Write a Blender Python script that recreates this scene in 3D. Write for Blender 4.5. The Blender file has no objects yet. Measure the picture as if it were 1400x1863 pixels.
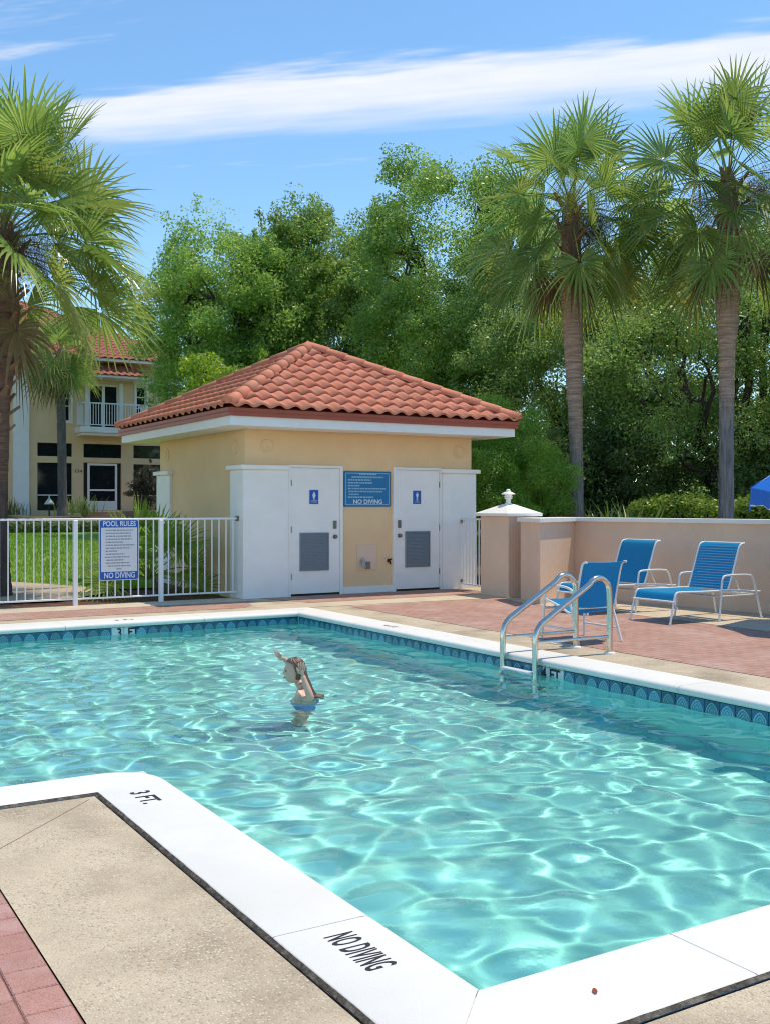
import bpy, bmesh, math, random
import numpy as np
from mathutils import Vector, Matrix

# ------------------------------------------------------------------ camera, sky, sun
S = bpy.context.scene
TH = math.radians(58.95)                       # heading of the camera from the +X axis (pool axes)
cam = bpy.data.cameras.new('camera')
cam_ob = bpy.data.objects.new('camera', cam); S.collection.objects.link(cam_ob); S.camera = cam_ob
cam.sensor_fit = 'HORIZONTAL'; cam.sensor_width = 36; cam.lens = 36*1902/1400
cam.shift_y = -(931.5-921)/1400; cam.clip_start = .05; cam.clip_end = 3000
cam_ob.location = (0, 0, 1.42); cam_ob.rotation_euler = (math.pi/2, 0, TH-math.pi/2)

EL, AZ = math.radians(72), math.radians(-7)
SUN = Vector((math.cos(EL)*math.cos(AZ), math.cos(EL)*math.sin(AZ), math.sin(EL)))
W = bpy.data.worlds.new('World'); S.world = W; W.use_nodes = True
def build_world():
    nt = W.node_tree; N = nt.nodes; K = nt.links
    bg = N['Background']; bg.inputs[1].default_value = .15
    sk = N.new('ShaderNodeTexSky'); sk.sky_type = 'NISHITA'; sk.sun_disc = False
    sk.sun_elevation = EL; sk.sun_rotation = math.pi/2-AZ
    sk.air_density = 1.0; sk.dust_density = 0; sk.ozone_density = 4.0; sk.altitude = 0
    hs = N.new('ShaderNodeHueSaturation'); hs.inputs['Hue'].default_value = .492; hs.inputs['Saturation'].default_value = 1.07; hs.inputs['Value'].default_value = .79
    K.new(sk.outputs[0], hs.inputs['Color'])
    # clouds: high thin streaks laid out on a flat layer far above (direction / height)
    tc = N.new('ShaderNodeTexCoord'); sx = N.new('ShaderNodeSeparateXYZ'); K.new(tc.outputs['Generated'], sx.inputs[0])
    def mth(op, a, b=None, c=None):
        n = N.new('ShaderNodeMath'); n.operation = op
        for i, v in enumerate((a, b, c)):
            if v is None: continue
            if hasattr(v, 'links') or hasattr(v, 'is_linked'): K.new(v, n.inputs[i])
            else: n.inputs[i].default_value = v
        return n.outputs[0]
    def ss(x, a, b):
        n = N.new('ShaderNodeMapRange'); n.interpolation_type = 'SMOOTHSTEP'; n.clamp = True
        K.new(x, n.inputs[0]); n.inputs[1].default_value = a; n.inputs[2].default_value = b
        return n.outputs[0]
    z = mth('MAXIMUM', sx.outputs[2], .02)
    px = mth('DIVIDE', sx.outputs[0], z); py = mth('DIVIDE', sx.outputs[1], z)
    f = (math.cos(TH), math.sin(TH)); r = (f[1], -f[0])
    # layer axes: p runs along the streaks, q across them
    pr = mth('ADD', mth('MULTIPLY', px, r[0]), mth('MULTIPLY', py, r[1]))
    pf = mth('ADD', mth('MULTIPLY', px, f[0]), mth('MULTIPLY', py, f[1]))
    q = mth('ADD', pf, mth('MULTIPLY', pr, .225))
    cb = N.new('ShaderNodeCombineXYZ'); K.new(pr, cb.inputs[0]); K.new(mth('MULTIPLY', q, 4.0), cb.inputs[1])
    def noise(vec, sc, det, dim='3D', off=(0, 0, 0), rough=.55):
        mp = N.new('ShaderNodeMapping'); mp.inputs['Location'].default_value = off; K.new(vec, mp.inputs[0])
        n = N.new('ShaderNodeTexNoise'); n.inputs['Scale'].default_value = sc; n.inputs['Detail'].default_value = det
        n.inputs['Roughness'].default_value = rough
        K.new(mp.outputs[0], n.inputs['Vector']); return n.outputs['Fac']
    n1 = noise(cb.outputs[0], 1.6, 3.0, off=(3.1, 0, 0)); n2 = noise(cb.outputs[0], 4.5, 5, off=(0, 7, 0))
    qq = mth('ADD', q, mth('MULTIPLY', mth('SUBTRACT', n1, .5), .34))
    qq = mth('ADD', qq, mth('MULTIPLY', mth('SUBTRACT', n2, .5), .05))
    lead = mth('MULTIPLY', ss(pr, -1.0, -.74), 1.0)
    band = mth('MULTIPLY', mth('MULTIPLY', ss(qq, 2.34, 2.43), mth('SUBTRACT', 1.0, ss(qq, 2.50, 2.84))), lead)
    # other streaks over the rest of the sky
    n3 = noise(cb.outputs[0], .9, 6, off=(11.3, 4.45, 2.0), rough=.6)
    wisp = mth('MULTIPLY', ss(n3, .60, .78), .75)
    m = mth('MINIMUM', mth('MAXIMUM', mth('MULTIPLY', band, mth('ADD', .60, mth('MULTIPLY', n2, .48))), wisp), 1.0)
    fade = ss(sx.outputs[2], .03, .16)
    m = mth('MULTIPLY', m, fade)
    mx = N.new('ShaderNodeMix'); mx.data_type = 'RGBA'
    K.new(m, mx.inputs[0]); K.new(hs.outputs[0], mx.inputs[6]); mx.inputs[7].default_value = (3.75, 3.8, 3.95, 1)
    K.new(mx.outputs[2], bg.inputs[0])
build_world()
sun = bpy.data.lights.new('sun', 'SUN'); sun.energy = 2.1; sun.angle = math.radians(.5); sun.color = (1, .875, .675)
sun_ob = bpy.data.objects.new('sun', sun); S.collection.objects.link(sun_ob)
sun_ob.rotation_euler = SUN.to_track_quat('Z', 'Y').to_euler()
sun.cycles.is_caustics_light = True            # lets the real water surface focus the sunlight on the pool floor
S.view_settings.view_transform = 'Standard'; S.view_settings.look = 'None'
S.view_settings.exposure = .80; S.view_settings.gamma = 1; S.view_settings.use_curve_mapping = False
S.cycles.caustics_reflective = False; S.cycles.caustics_refractive = True
S.cycles.max_bounces = 10; S.cycles.transmission_bounces = 8; S.cycles.transparent_max_bounces = 12
S.cycles.sample_clamp_indirect = 6; S.cycles.use_denoising = True; S.cycles.denoising_prefilter = 'FAST'; S.cycles.filter_width = 1.1

# ------------------------------------------------------------------ helpers
COL = S.collection
rng = np.random.default_rng(11)
random.seed(5)
PI = math.pi

def pm(name, col, rough=.6, var=.12, scale=6, bump=0, bscale=40, spec=.4, obj_var=0, metallic=0, col2=None, s2=None, coat=0, detail=6, bdist=.01):
    """principled material: colour mottled by noise, optional second colour in larger patches, bump"""
    m = bpy.data.materials.new(name); m.use_nodes = True; nt = m.node_tree; N = nt.nodes; K = nt.links
    b = N['Principled BSDF']; b.inputs['Roughness'].default_value = rough; b.inputs['Metallic'].default_value = metallic
    b.inputs['Specular IOR Level'].default_value = spec; b.inputs['Coat Weight'].default_value = coat
    tc = N.new('ShaderNodeNewGeometry'); pos = tc.outputs['Position']
    n = N.new('ShaderNodeTexNoise'); n.inputs['Scale'].default_value = scale; n.inputs['Detail'].default_value = detail; n.inputs['Roughness'].default_value = .65
    K.new(pos, n.inputs['Vector'])
    mx = N.new('ShaderNodeMix'); mx.data_type = 'RGBA'
    lo = tuple(c*(1-var) for c in col); hi = tuple(min(1, c*(1+var)) for c in col)
    mr = N.new('ShaderNodeMapRange'); K.new(n.outputs['Fac'], mr.inputs[0]); mr.inputs[1].default_value = .3; mr.inputs[2].default_value = .7
    K.new(mr.outputs[0], mx.inputs[0]); mx.inputs[6].default_value = (*lo, 1); mx.inputs[7].default_value = (*hi, 1)
    out = mx.outputs[2]
    if col2:
        n2 = N.new('ShaderNodeTexNoise'); n2.inputs['Scale'].default_value = s2 or 1; n2.inputs['Detail'].default_value = 5; K.new(pos, n2.inputs['Vector'])
        r2 = N.new('ShaderNodeMapRange'); K.new(n2.outputs['Fac'], r2.inputs[0]); r2.inputs[1].default_value = .48; r2.inputs[2].default_value = .68
        m2 = N.new('ShaderNodeMix'); m2.data_type = 'RGBA'; K.new(r2.outputs[0], m2.inputs[0]); K.new(out, m2.inputs[6]); m2.inputs[7].default_value = (*col2, 1)
        out = m2.outputs[2]
    if obj_var:
        oi = N.new('ShaderNodeObjectInfo'); hs = N.new('ShaderNodeHueSaturation')
        r3 = N.new('ShaderNodeMapRange'); K.new(oi.outputs['Random'], r3.inputs[0]); r3.inputs[3].default_value = 1-obj_var; r3.inputs[4].default_value = 1+obj_var
        K.new(r3.outputs[0], hs.inputs['Value']); K.new(out, hs.inputs['Color']); out = hs.outputs[0]
    K.new(out, b.inputs['Base Color'])
    if bump:
        nb = N.new('ShaderNodeTexNoise'); nb.inputs['Scale'].default_value = bscale; nb.inputs['Detail'].default_value = 5; K.new(pos, nb.inputs['Vector'])
        bp = N.new('ShaderNodeBump'); bp.inputs['Strength'].default_value = bump; bp.inputs['Distance'].default_value = bdist
        K.new(nb.outputs['Fac'], bp.inputs['Height']); K.new(bp.outputs[0], b.inputs['Normal'])
    return m

def add_specks(m, scale, light, dark, amt):
    """exposed pebbles: each voronoi cell is a stone, some light, some dark"""
    nt = m.node_tree; N = nt.nodes; K = nt.links; b = N['Principled BSDF']; src = b.inputs['Base Color'].links[0].from_socket
    ge = N.new('ShaderNodeNewGeometry'); v = N.new('ShaderNodeTexVoronoi'); v.inputs['Scale'].default_value = scale; K.new(ge.outputs['Position'], v.inputs['Vector'])
    sp = N.new('ShaderNodeSeparateColor'); K.new(v.outputs['Color'], sp.inputs[0])
    n = N.new('ShaderNodeTexNoise'); n.inputs['Scale'].default_value = 2.2; n.inputs['Detail'].default_value = 4; K.new(ge.outputs['Position'], n.inputs['Vector'])
    def mr(s, a, c, lo=0, hi=1):
        q = N.new('ShaderNodeMapRange'); K.new(s, q.inputs[0]); q.inputs[1].default_value = a; q.inputs[2].default_value = c; q.inputs[3].default_value = lo; q.inputs[4].default_value = hi; return q.outputs[0]
    def mul(a, c):
        q = N.new('ShaderNodeMath'); q.operation = 'MULTIPLY'; K.new(a, q.inputs[0]); K.new(c, q.inputs[1]); return q.outputs[0]
    cov = mr(n.outputs['Fac'], .35, .62, .25, amt)
    core = mr(v.outputs['Distance'], .62, .35)
    for ch, (a, c), col in ((0, (.62,.72), light), (1, (.74,.80), dark)):
        f = mul(mul(mr(sp.outputs[ch], a, c), core), cov); mx = N.new('ShaderNodeMix'); mx.data_type = 'RGBA'; K.new(f, mx.inputs[0]); K.new(src, mx.inputs[6]); mx.inputs[7].default_value = (*col, 1); src = mx.outputs[2]
    K.new(src, b.inputs['Base Color'])
    bp = N.new('ShaderNodeBump'); bp.inputs['Strength'].default_value = .5; bp.inputs['Distance'].default_value = .004; K.new(core, bp.inputs['Height'])
    old = b.inputs['Normal'].links; 
    if old: K.new(old[0].from_socket, bp.inputs['Normal'])
    K.new(bp.outputs[0], b.inputs['Normal'])

def leaf_mat(name, c1, c2, rough=.4, trans=.35, scale=1.2, tip=None, spec=.5, obj_var=.1):
    """leaf: colour varies leaf to leaf and in clumps; some light passes through"""
    m = bpy.data.materials.new(name); m.use_nodes = True; nt = m.node_tree; N = nt.nodes; K = nt.links
    b = N['Principled BSDF']; b.inputs['Roughness'].default_value = rough; b.inputs['Specular IOR Level'].default_value = spec
    ge = N.new('ShaderNodeNewGeometry')
    n = N.new('ShaderNodeTexNoise'); n.inputs['Scale'].default_value = scale; n.inputs['Detail'].default_value = 3; K.new(ge.outputs['Position'], n.inputs['Vector'])
    ad = N.new('ShaderNodeMath'); ad.operation = 'MULTIPLY_ADD'; K.new(ge.outputs['Random Per Island'], ad.inputs[0]); ad.inputs[1].default_value = .7
    sb = N.new('ShaderNodeMath'); sb.operation = 'SUBTRACT'; K.new(n.outputs['Fac'], sb.inputs[0]); sb.inputs[1].default_value = .35
    K.new(sb.outputs[0], ad.inputs[2])
    mx = N.new('ShaderNodeMix'); mx.data_type = 'RGBA'; K.new(ad.outputs[0], mx.inputs[0]); mx.inputs[6].default_value = (*c1, 1); mx.inputs[7].default_value = (*c2, 1)
    out = mx.outputs[2]
    if tip:
        at = N.new('ShaderNodeAttribute'); at.attribute_name = 'tip'
        mt = N.new('ShaderNodeMix'); mt.data_type = 'RGBA'; K.new(at.outputs['Fac'], mt.inputs[0]); K.new(out, mt.inputs[6]); mt.inputs[7].default_value = (*tip, 1); out = mt.outputs[2]
    if obj_var:
        oi = N.new('ShaderNodeObjectInfo'); hs = N.new('ShaderNodeHueSaturation')
        r3 = N.new('ShaderNodeMapRange'); K.new(oi.outputs['Random'], r3.inputs[0]); r3.inputs[3].default_value = 1-obj_var*2; r3.inputs[4].default_value = 1+obj_var*2
        K.new(r3.outputs[0], hs.inputs['Value']); K.new(out, hs.inputs['Color']); out = hs.outputs[0]
    K.new(out, b.inputs['Base Color'])
    tr = N.new('ShaderNodeBsdfTranslucent'); hs2 = N.new('ShaderNodeHueSaturation'); hs2.inputs['Value'].default_value = 1.5; hs2.inputs['Saturation'].default_value = 1.1
    K.new(out, hs2.inputs['Color']); K.new(hs2.outputs[0], tr.inputs['Color'])
    ms = N.new('ShaderNodeMixShader'); ms.inputs[0].default_value = trans; K.new(b.outputs[0], ms.inputs[1]); K.new(tr.outputs[0], ms.inputs[2])
    K.new(ms.outputs[0], N['Material Output'].inputs[0])
    return m

ORG = {}
def root_org(p):
    while p.parent: p = p.parent
    return Vector(ORG.get(p.name, p.location))

def thing(name, label, cat, loc, group=None):
    o = bpy.data.objects.new(name, None); COL.objects.link(o); o.location = loc; o.empty_display_size = .1
    o['label'] = label; o['category'] = cat
    if group: o['group'] = group
    ORG[o.name] = Vector(loc)
    return o
def tag(o, label, cat, group=None):
    o['label'] = label; o['category'] = cat
    if group: o['group'] = group
    return o
def empty(name, loc, parent=None, kind=None):
    o = bpy.data.objects.new(name, None); COL.objects.link(o); o.location = loc; o.empty_display_size = .1
    if parent: o.parent = parent
    if kind: o['kind'] = kind
    if not parent: ORG[o.name] = Vector(loc)
    return o

class MB:
    """collects shapes (world coordinates) and links them as one mesh object"""
    def __init__(s): s.v = []; s.f = []; s.sm = []
    def add(s, v, f, smooth=False):
        k = len(s.v); s.v += [tuple(p) for p in v]; s.f += [tuple(i+k for i in q) for q in f]; s.sm += [smooth]*len(f); return s
    def box(s, x0, x1, y0, y1, z0, z1):
        return s.add([(x0,y0,z0),(x1,y0,z0),(x1,y1,z0),(x0,y1,z0),(x0,y0,z1),(x1,y0,z1),(x1,y1,z1),(x0,y1,z1)],
                     [(3,2,1,0),(4,5,6,7),(0,1,5,4),(1,2,6,5),(2,3,7,6),(3,0,4,7)])
    def bbox(s, x0, x1, y0, y1, z0, z1, b=.004):
        bm = bmesh.new(); bmesh.ops.create_cube(bm, size=1)
        for v in bm.verts: v.co = Vector(((x0+x1)/2+v.co.x*(x1-x0), (y0+y1)/2+v.co.y*(y1-y0), (z0+z1)/2+v.co.z*(z1-z0)))
        bmesh.ops.bevel(bm, geom=bm.edges[:], offset=b, segments=1, affect='EDGES')
        return s.bm(bm)
    def bm(s, bm, smooth=False):
        bm.verts.index_update(); s.add([v.co[:] for v in bm.verts], [[v.index for v in f.verts] for f in bm.faces], smooth); bm.free(); return s
    def obox(s, M, x0, x1, y0, y1, z0, z1):
        v = [(x0,y0,z0),(x1,y0,z0),(x1,y1,z0),(x0,y1,z0),(x0,y0,z1),(x1,y0,z1),(x1,y1,z1),(x0,y1,z1)]
        return s.add([M @ Vector(p) for p in v], [(3,2,1,0),(4,5,6,7),(0,1,5,4),(1,2,6,5),(2,3,7,6),(3,0,4,7)])
    def prism(s, poly, z0, z1, holes=False):
        n = len(poly); v = [(x,y,z0) for x,y in poly]+[(x,y,z1) for x,y in poly]
        return s.add(v, [tuple(range(n-1,-1,-1)), tuple(range(n,2*n))]+[(i,(i+1)%n,n+(i+1)%n,n+i) for i in range(n)])
    def tube(s, path, r, n=10, caps=True):
        P = [Vector(p) for p in path]; m = len(P); R = r if isinstance(r, (list, tuple)) else [r]*m
        v = []; up = None
        for i in range(m):
            t = (P[min(i+1,m-1)]-P[max(i-1,0)]).normalized()
            if up is None:
                a = Vector((0,0,1)) if abs(t.z) < .9 else Vector((1,0,0)); up = (a-t*a.dot(t)).normalized()
            else: up = (up-t*up.dot(t)).normalized()
            w = t.cross(up)
            for k in range(n):
                c = 2*PI*k/n; v.append(P[i]+up*math.cos(c)*R[i]+w*math.sin(c)*R[i])
        f = [(i*n+k, i*n+(k+1)%n, (i+1)*n+(k+1)%n, (i+1)*n+k) for i in range(m-1) for k in range(n)]
        k0 = len(s.v); s.add(v, f, True)
        if caps: 
            s.add(v[:n], [tuple(range(n-1,-1,-1))]); s.add(v[-n:], [tuple(range(n))])
        return s
    def lathe(s, prof, c, n=20, smooth=True):
        v = [(c[0]+r*math.cos(2*PI*k/n), c[1]+r*math.sin(2*PI*k/n), c[2]+z) for r, z in prof for k in range(n)]
        f = [(i*n+k, i*n+(k+1)%n, (i+1)*n+(k+1)%n, (i+1)*n+k) for i in range(len(prof)-1) for k in range(n)]
        return s.add(v, f, smooth)
    def build(s, name, m, parent=None, kind=None, world=True, attrs=None):
        me = bpy.data.meshes.new(name)
        org = root_org(parent) if (parent and world) else Vector((0,0,0))
        V = np.array(s.v, dtype=float)-np.array(org)
        me.from_pydata(V.tolist(), [], s.f); me.materials.append(m)
        me.polygons.foreach_set('use_smooth', np.array(s.sm, dtype=bool))
        o = bpy.data.objects.new(name, me); COL.objects.link(o)
        if parent: o.parent = parent
        if kind: o['kind'] = kind
        return o

def inst(name, me, loc, parent=None, rot=(0,0,0), world=True):
    o = bpy.data.objects.new(name, me); COL.objects.link(o)
    org = root_org(parent) if (parent and world) else Vector((0,0,0))
    o.location = Vector(loc)-org; o.rotation_euler = rot
    if parent: o.parent = parent
    return o
def mesh_of(mb, name, m):
    me = bpy.data.meshes.new(name); me.from_pydata([tuple(p) for p in mb.v], [], mb.f); me.materials.append(m)
    me.polygons.foreach_set('use_smooth', np.array(mb.sm, dtype=bool)); return me

def text_mesh(txt, size, M, m, name='lettering', parent=None, ext=.0015, width=None, bold=0, align='CENTER'):
    """lettering as thin raised print; M maps text plane (x right, y up) to the world"""
    cu = bpy.data.curves.new('t', 'FONT'); cu.body = txt; cu.size = size; cu.extrude = ext; cu.align_x = align; cu.align_y = 'CENTER'; cu.offset = bold; cu.space_character = 1.07 if name == 'painted_mark' else 1.0; cu.resolution_u = 3
    o = bpy.data.objects.new('t', cu); COL.objects.link(o)
    bpy.context.view_layer.update()
    me = bpy.data.meshes.new_from_object(o.evaluated_get(bpy.context.evaluated_depsgraph_get()))
    bpy.data.objects.remove(o); bpy.data.curves.remove(cu)
    if width:
        xs = [v.co.x for v in me.vertices]; k = width/(max(xs)-min(xs))
        for v in me.vertices: v.co.x *= k
    org = root_org(parent) if parent else Vector((0,0,0))
    me.transform(Matrix.Translation(-org) @ M); me.materials.clear(); me.materials.append(m); me.name = name
    o = bpy.data.objects.new(name, me); COL.objects.link(o)
    if parent: o.parent = parent
    return o
def frame(o, x, y, z):
    M = Matrix((x, y, z)).transposed().to_4x4(); M.translation = Vector(o); return M
FRONT = lambda x, y, z: frame((x,y,z), Vector((1,0,0)), Vector((0,0,1)), Vector((0,-1,0)))

def quads(name, P, m, parent=None, kind=None, tip=None, smooth=False):
    """P: (n,4,3) array of leaf quads -> one mesh, fast"""
    n = len(P); me = bpy.data.meshes.new(name)
    org = np.array(root_org(parent)) if parent else np.zeros(3)
    me.vertices.add(n*4); me.vertices.foreach_set('co', (P-org).reshape(-1).astype(np.float32))
    me.loops.add(n*4); me.loops.foreach_set('vertex_index', np.arange(n*4, dtype=np.int32))
    me.polygons.add(n); me.polygons.foreach_set('loop_start', np.arange(0, n*4, 4, dtype=np.int32))
    me.update(calc_edges=True); me.materials.append(m)
    o = bpy.data.objects.new(name, me); COL.objects.link(o)
    if parent: o.parent = parent
    if kind: o['kind'] = kind
    return o

def tz(x, y): return float(np.interp(y, [16.5, 40, 46.6], [0, .52, 1.07]))
FW = Vector((math.cos(TH), math.sin(TH), 0)); RT = Vector((FW.y, -FW.x, 0))

# ------------------------------------------------------------------ materials
M_white = pm('white_paint', (.89,.855,.80), .5, .04, 3, .08, 60)
M_fence = pm('fence_enamel', (.82,.82,.82), .35, .03, 3)
M_coping = pm('coping_paint', (.80,.775,.725), .6, .04, 5, .25, 120, col2=(.74,.71,.65), s2=.9, bdist=.003)
M_joint = pm('joint_grime', (.085,.07,.055), .95, .6, 60, .9, 90, col2=(.20,.175,.14), s2=22)
M_gap = pm('hairline_joint', (.66,.645,.61), .9, .2, 30)
M_agg = pm('pebble_concrete', (.58,.475,.335), .85, .12, 3, .5, 150, col2=(.37,.29,.195), s2=1.7, bdist=.006)
add_specks(M_agg, 105, (.74,.66,.50), (.30,.24,.17), .8)
M_cream = pm('cream_concrete', (.60,.50,.37), .85, .12, 4, .3, 120, col2=(.50,.41,.30), s2=.8)
M_red = pm('red_stamped_concrete', (.46,.265,.205), .8, .20, 7, .4, 60, col2=(.53,.345,.285), s2=1.6, bdist=.005)
def add_brick_lines(m, w, h, dark):
    """faint stamped joint pattern"""
    nt = m.node_tree; N = nt.nodes; K = nt.links; b = N['Principled BSDF']; src = b.inputs['Base Color'].links[0].from_socket
    ge = N.new('ShaderNodeNewGeometry'); br = N.new('ShaderNodeTexBrick'); K.new(ge.outputs['Position'], br.inputs['Vector']); br.inputs['Scale'].default_value = 1; br.inputs['Brick Width'].default_value = w; br.inputs['Row Height'].default_value = h
    br.inputs['Mortar Size'].default_value = .006; br.inputs['Mortar Smooth'].default_value = .3; br.inputs['Color1'].default_value = (1,1,1,1); br.inputs['Color2'].default_value = (.90,.88,.87,1); br.inputs['Mortar'].default_value = (dark,dark*.95,dark*.92,1)
    mx = N.new('ShaderNodeMix'); mx.data_type = 'RGBA'; mx.blend_type = 'MULTIPLY'; mx.inputs[0].default_value = 1; K.new(src, mx.inputs[6]); K.new(br.outputs['Color'], mx.inputs[7]); K.new(mx.outputs[2], b.inputs['Base Color'])
add_brick_lines(M_red, .20, .10, .62)
M_brick = pm('red_paver', (.48,.245,.20), .85, .12, 9, .6, 160, obj_var=.06, col2=(.54,.33,.28), s2=6, bdist=.004)
add_specks(M_brick, 150, (.62,.42,.38), (.30,.13,.11), .6)
M_plaster = pm('pool_plaster', (.37,.90,.85), .7, .05, 1.5)
M_tan = pm('tan_stucco', (.86,.595,.33), .85, .05, 2.5, .35, 70, col2=(.82,.56,.305), s2=.7, bdist=.006)
M_tan2 = pm('peach_stucco', (.80,.575,.42), .85, .05, 2.5, .35, 70, col2=(.76,.54,.39), s2=.8, bdist=.006)
M_tan3 = pm('house_stucco', (.80,.58,.335), .85, .05, 1.5, .2, 40)
M_tile = pm('terracotta', (.68,.235,.135), .75, .12, 8, .25, 120, obj_var=.08, col2=(.70,.29,.185), s2=3)
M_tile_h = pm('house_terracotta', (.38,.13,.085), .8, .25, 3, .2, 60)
M_fascia = pm('red_fascia', (.40,.088,.045), .45, .08, 4)
M_dark = pm('dark_glass', (.012,.016,.02), .05, .3, 2, spec=.6)
M_grey = pm('grey_louver', (.24,.265,.285), .6, .06, 20)
M_metal = pm('brushed_steel', (.62,.60,.54), .18, .08, 30, metallic=1)
M_hw = pm('door_hardware', (.22,.19,.16), .35, .15, 40, metallic=.8)
M_black = pm('black_metal', (.015,.015,.016), .5, .2, 20)
M_blue = pm('sign_blue', (.012,.10,.42), .35, .04, 8)
M_teal = pm('sign_teal', (.008,.17,.38), .4, .05, 6)
M_print = pm('white_print', (.72,.76,.80), .5, .03, 10)
M_greyp = pm('grey_print', (.26,.28,.32), .6, .1, 30)
M_ltblue = pm('pale_blue_print', (.30,.52,.66), .5, .05, 10)
M_signw = pm('sign_white', (.70,.70,.73), .5, .03, 6)
M_ink = pm('black_ink', (.025,.027,.035), .6, .3, 60)
def sling_mat(name, c, tr):
    m = pm(name, c, .5, .10, 60, .1, 200); N = m.node_tree.nodes; K = m.node_tree.links
    t = N.new('ShaderNodeBsdfTranslucent'); t.inputs['Color'].default_value = (*[min(1, x*1.25) for x in c], 1); mx = N.new('ShaderNodeMixShader'); mx.inputs[0].default_value = tr
    K.new(N['Principled BSDF'].outputs[0], mx.inputs[1]); K.new(t.outputs[0], mx.inputs[2]); K.new(mx.outputs[0], N['Material Output'].inputs[0]); return m
M_sling = sling_mat('blue_sling', (.010,.34,.62), .45)
M_umb = pm('blue_canvas', (.01,.16,.62), .55, .06, 12)
M_mulch = pm('bark_mulch', (.13,.055,.03), .95, .5, 25, .9, 40, col2=(.2,.10,.06), s2=6, bdist=.03)
M_path = pm('path_concrete', (.50,.38,.265), .9, .12, 3, .2, 60)
M_lawn = pm('turf', (.16,.29,.025), .9, .25, 14, .5, 120, col2=(.24,.33,.045), s2=.5, bdist=.02)
M_earth = pm('earth', (.10,.085,.05), .95, .3, 2, .3, 20)

# ------------------------------------------------------------------ ground, lawn, path
PX0, PX1, PY0, PY1, NX, NY = -3.0, 6.265, 2.478, 12.66, 1.806, 5.53      # L-shaped pool
def ground():
    xs = [-400,-150,-60,-30,-12,PX0,NX,PX1,12,20,30,60,150,400]; ys = [-300,-100,-30,-8,PY0,NY,PY1,16.5,22,30,40,46.6,60,90,200,500]
    v = [(x,y,tz(x,y)-.06) for y in ys for x in xs]; n = len(xs); f = []
    for j in range(len(ys)-1):
        for i in range(n-1):
            cx, cy = (xs[i]+xs[i+1])/2, (ys[j]+ys[j+1])/2
            if PX0 < cx < PX1 and PY0 < cy < PY1 and not (cx < NX and cy < NY): continue
            f.append((j*n+i, j*n+i+1, (j+1)*n+i+1, (j+1)*n+i))
    MB().add(v, f).build('ground', M_earth, kind='structure')
ground()
def sheet(name, x0, x1, y0, y1, dz, m, nx=12, ny=16, keep=None, kind='structure'):
    xs = np.linspace(x0, x1, nx+1); ys = np.linspace(y0, y1, ny+1)
    v = [(x,y,tz(x,y)+dz) for y in ys for x in xs]; f = []
    for j in range(ny):
        for i in range(nx):
            a = (j*(nx+1)+i); q = (a, a+1, a+nx+2, a+nx+1)
            if keep is None or keep((xs[i]+xs[i+1])/2, (ys[j]+ys[j+1])/2): f.append(q)
    return MB().add(v, f).build(name, m, kind=kind)
sheet('mulch_bed', -8, 6.45, 15.3, 18.6, -.035, M_mulch, 30, 10)
# lawn with a curved near edge where the path sweeps in
def lawn():
    edge = [(-14,26.5),(-4,23.5),(1.0,21.9),(3.2,20.6),(4.4,18.9),(5.1,17.6),(5.9,17.5),(6.6,19.6),(14,20)]
    m = MB(); n = len(edge); rows = 14
    v = []
    for j in range(rows+1):
        t = j/rows
        for x, y in edge:
            X = x+(x-4)*.5*t; Y = y+(39.9-y)*t; v.append((X, Y, tz(X,Y)-.012))
    f = [(j*n+i, j*n+i+1, (j+1)*n+i+1, (j+1)*n+i) for j in range(rows) for i in range(n-1)]
    m.add(v, f).build('lawn', M_lawn, kind='structure')
    # short blades over the nearer turf
    k = 36000; P = np.zeros((k,4,3)); r = np.random.default_rng(4)
    x = r.uniform(-1, 9, k); y = 17.6+r.uniform(0, 1, k)**1.5*20
    ex = np.interp(x, [e[0] for e in edge], [e[1] for e in edge]); ok = y > ex+.03; x = x[ok]; y = y[ok]; k = len(x)
    z = np.interp(y, [16.5, 40, 46.6], [0, .52, 1.07])-.012; a = r.uniform(0, 2*PI, k); h = r.uniform(.03, .075, k); w = .006+.0007*(y-17)
    dx, dy = np.cos(a)*w, np.sin(a)*w; lx = r.normal(0, .02, k); ly = r.normal(0, .02, k)
    P = np.stack([np.stack([x-dx,y-dy,z],-1), np.stack([x+dx,y+dy,z],-1), np.stack([x+dx*.3+lx,y+dy*.3+ly,z+h],-1), np.stack([x-dx*.3+lx,y-dy*.3+ly,z+h],-1)],1)
    quads('grass', P, leaf_mat('grass_blade', (.14,.28,.025), (.27,.39,.05), .6, .35, .7, obj_var=0), kind='stuff')
lawn()
pe = [(-14,26.5),(-4,23.5),(1.0,21.9),(3.2,20.6),(4.4,18.9),(5.1,17.6)]; pn = [(-14,24.3),(-4,19.2),(1.0,17.2),(2.8,16.3),(3.9,16.05),(4.85,16.9)]
v = [(x,y,tz(x,y)-.004) for x,y in pe]+[(x,y,tz(x,y)-.004) for x,y in pn]
MB().add(v, [(6+i, 7+i, i+1, i) for i in range(5)]).build('path', M_path, kind='structure')

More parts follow.
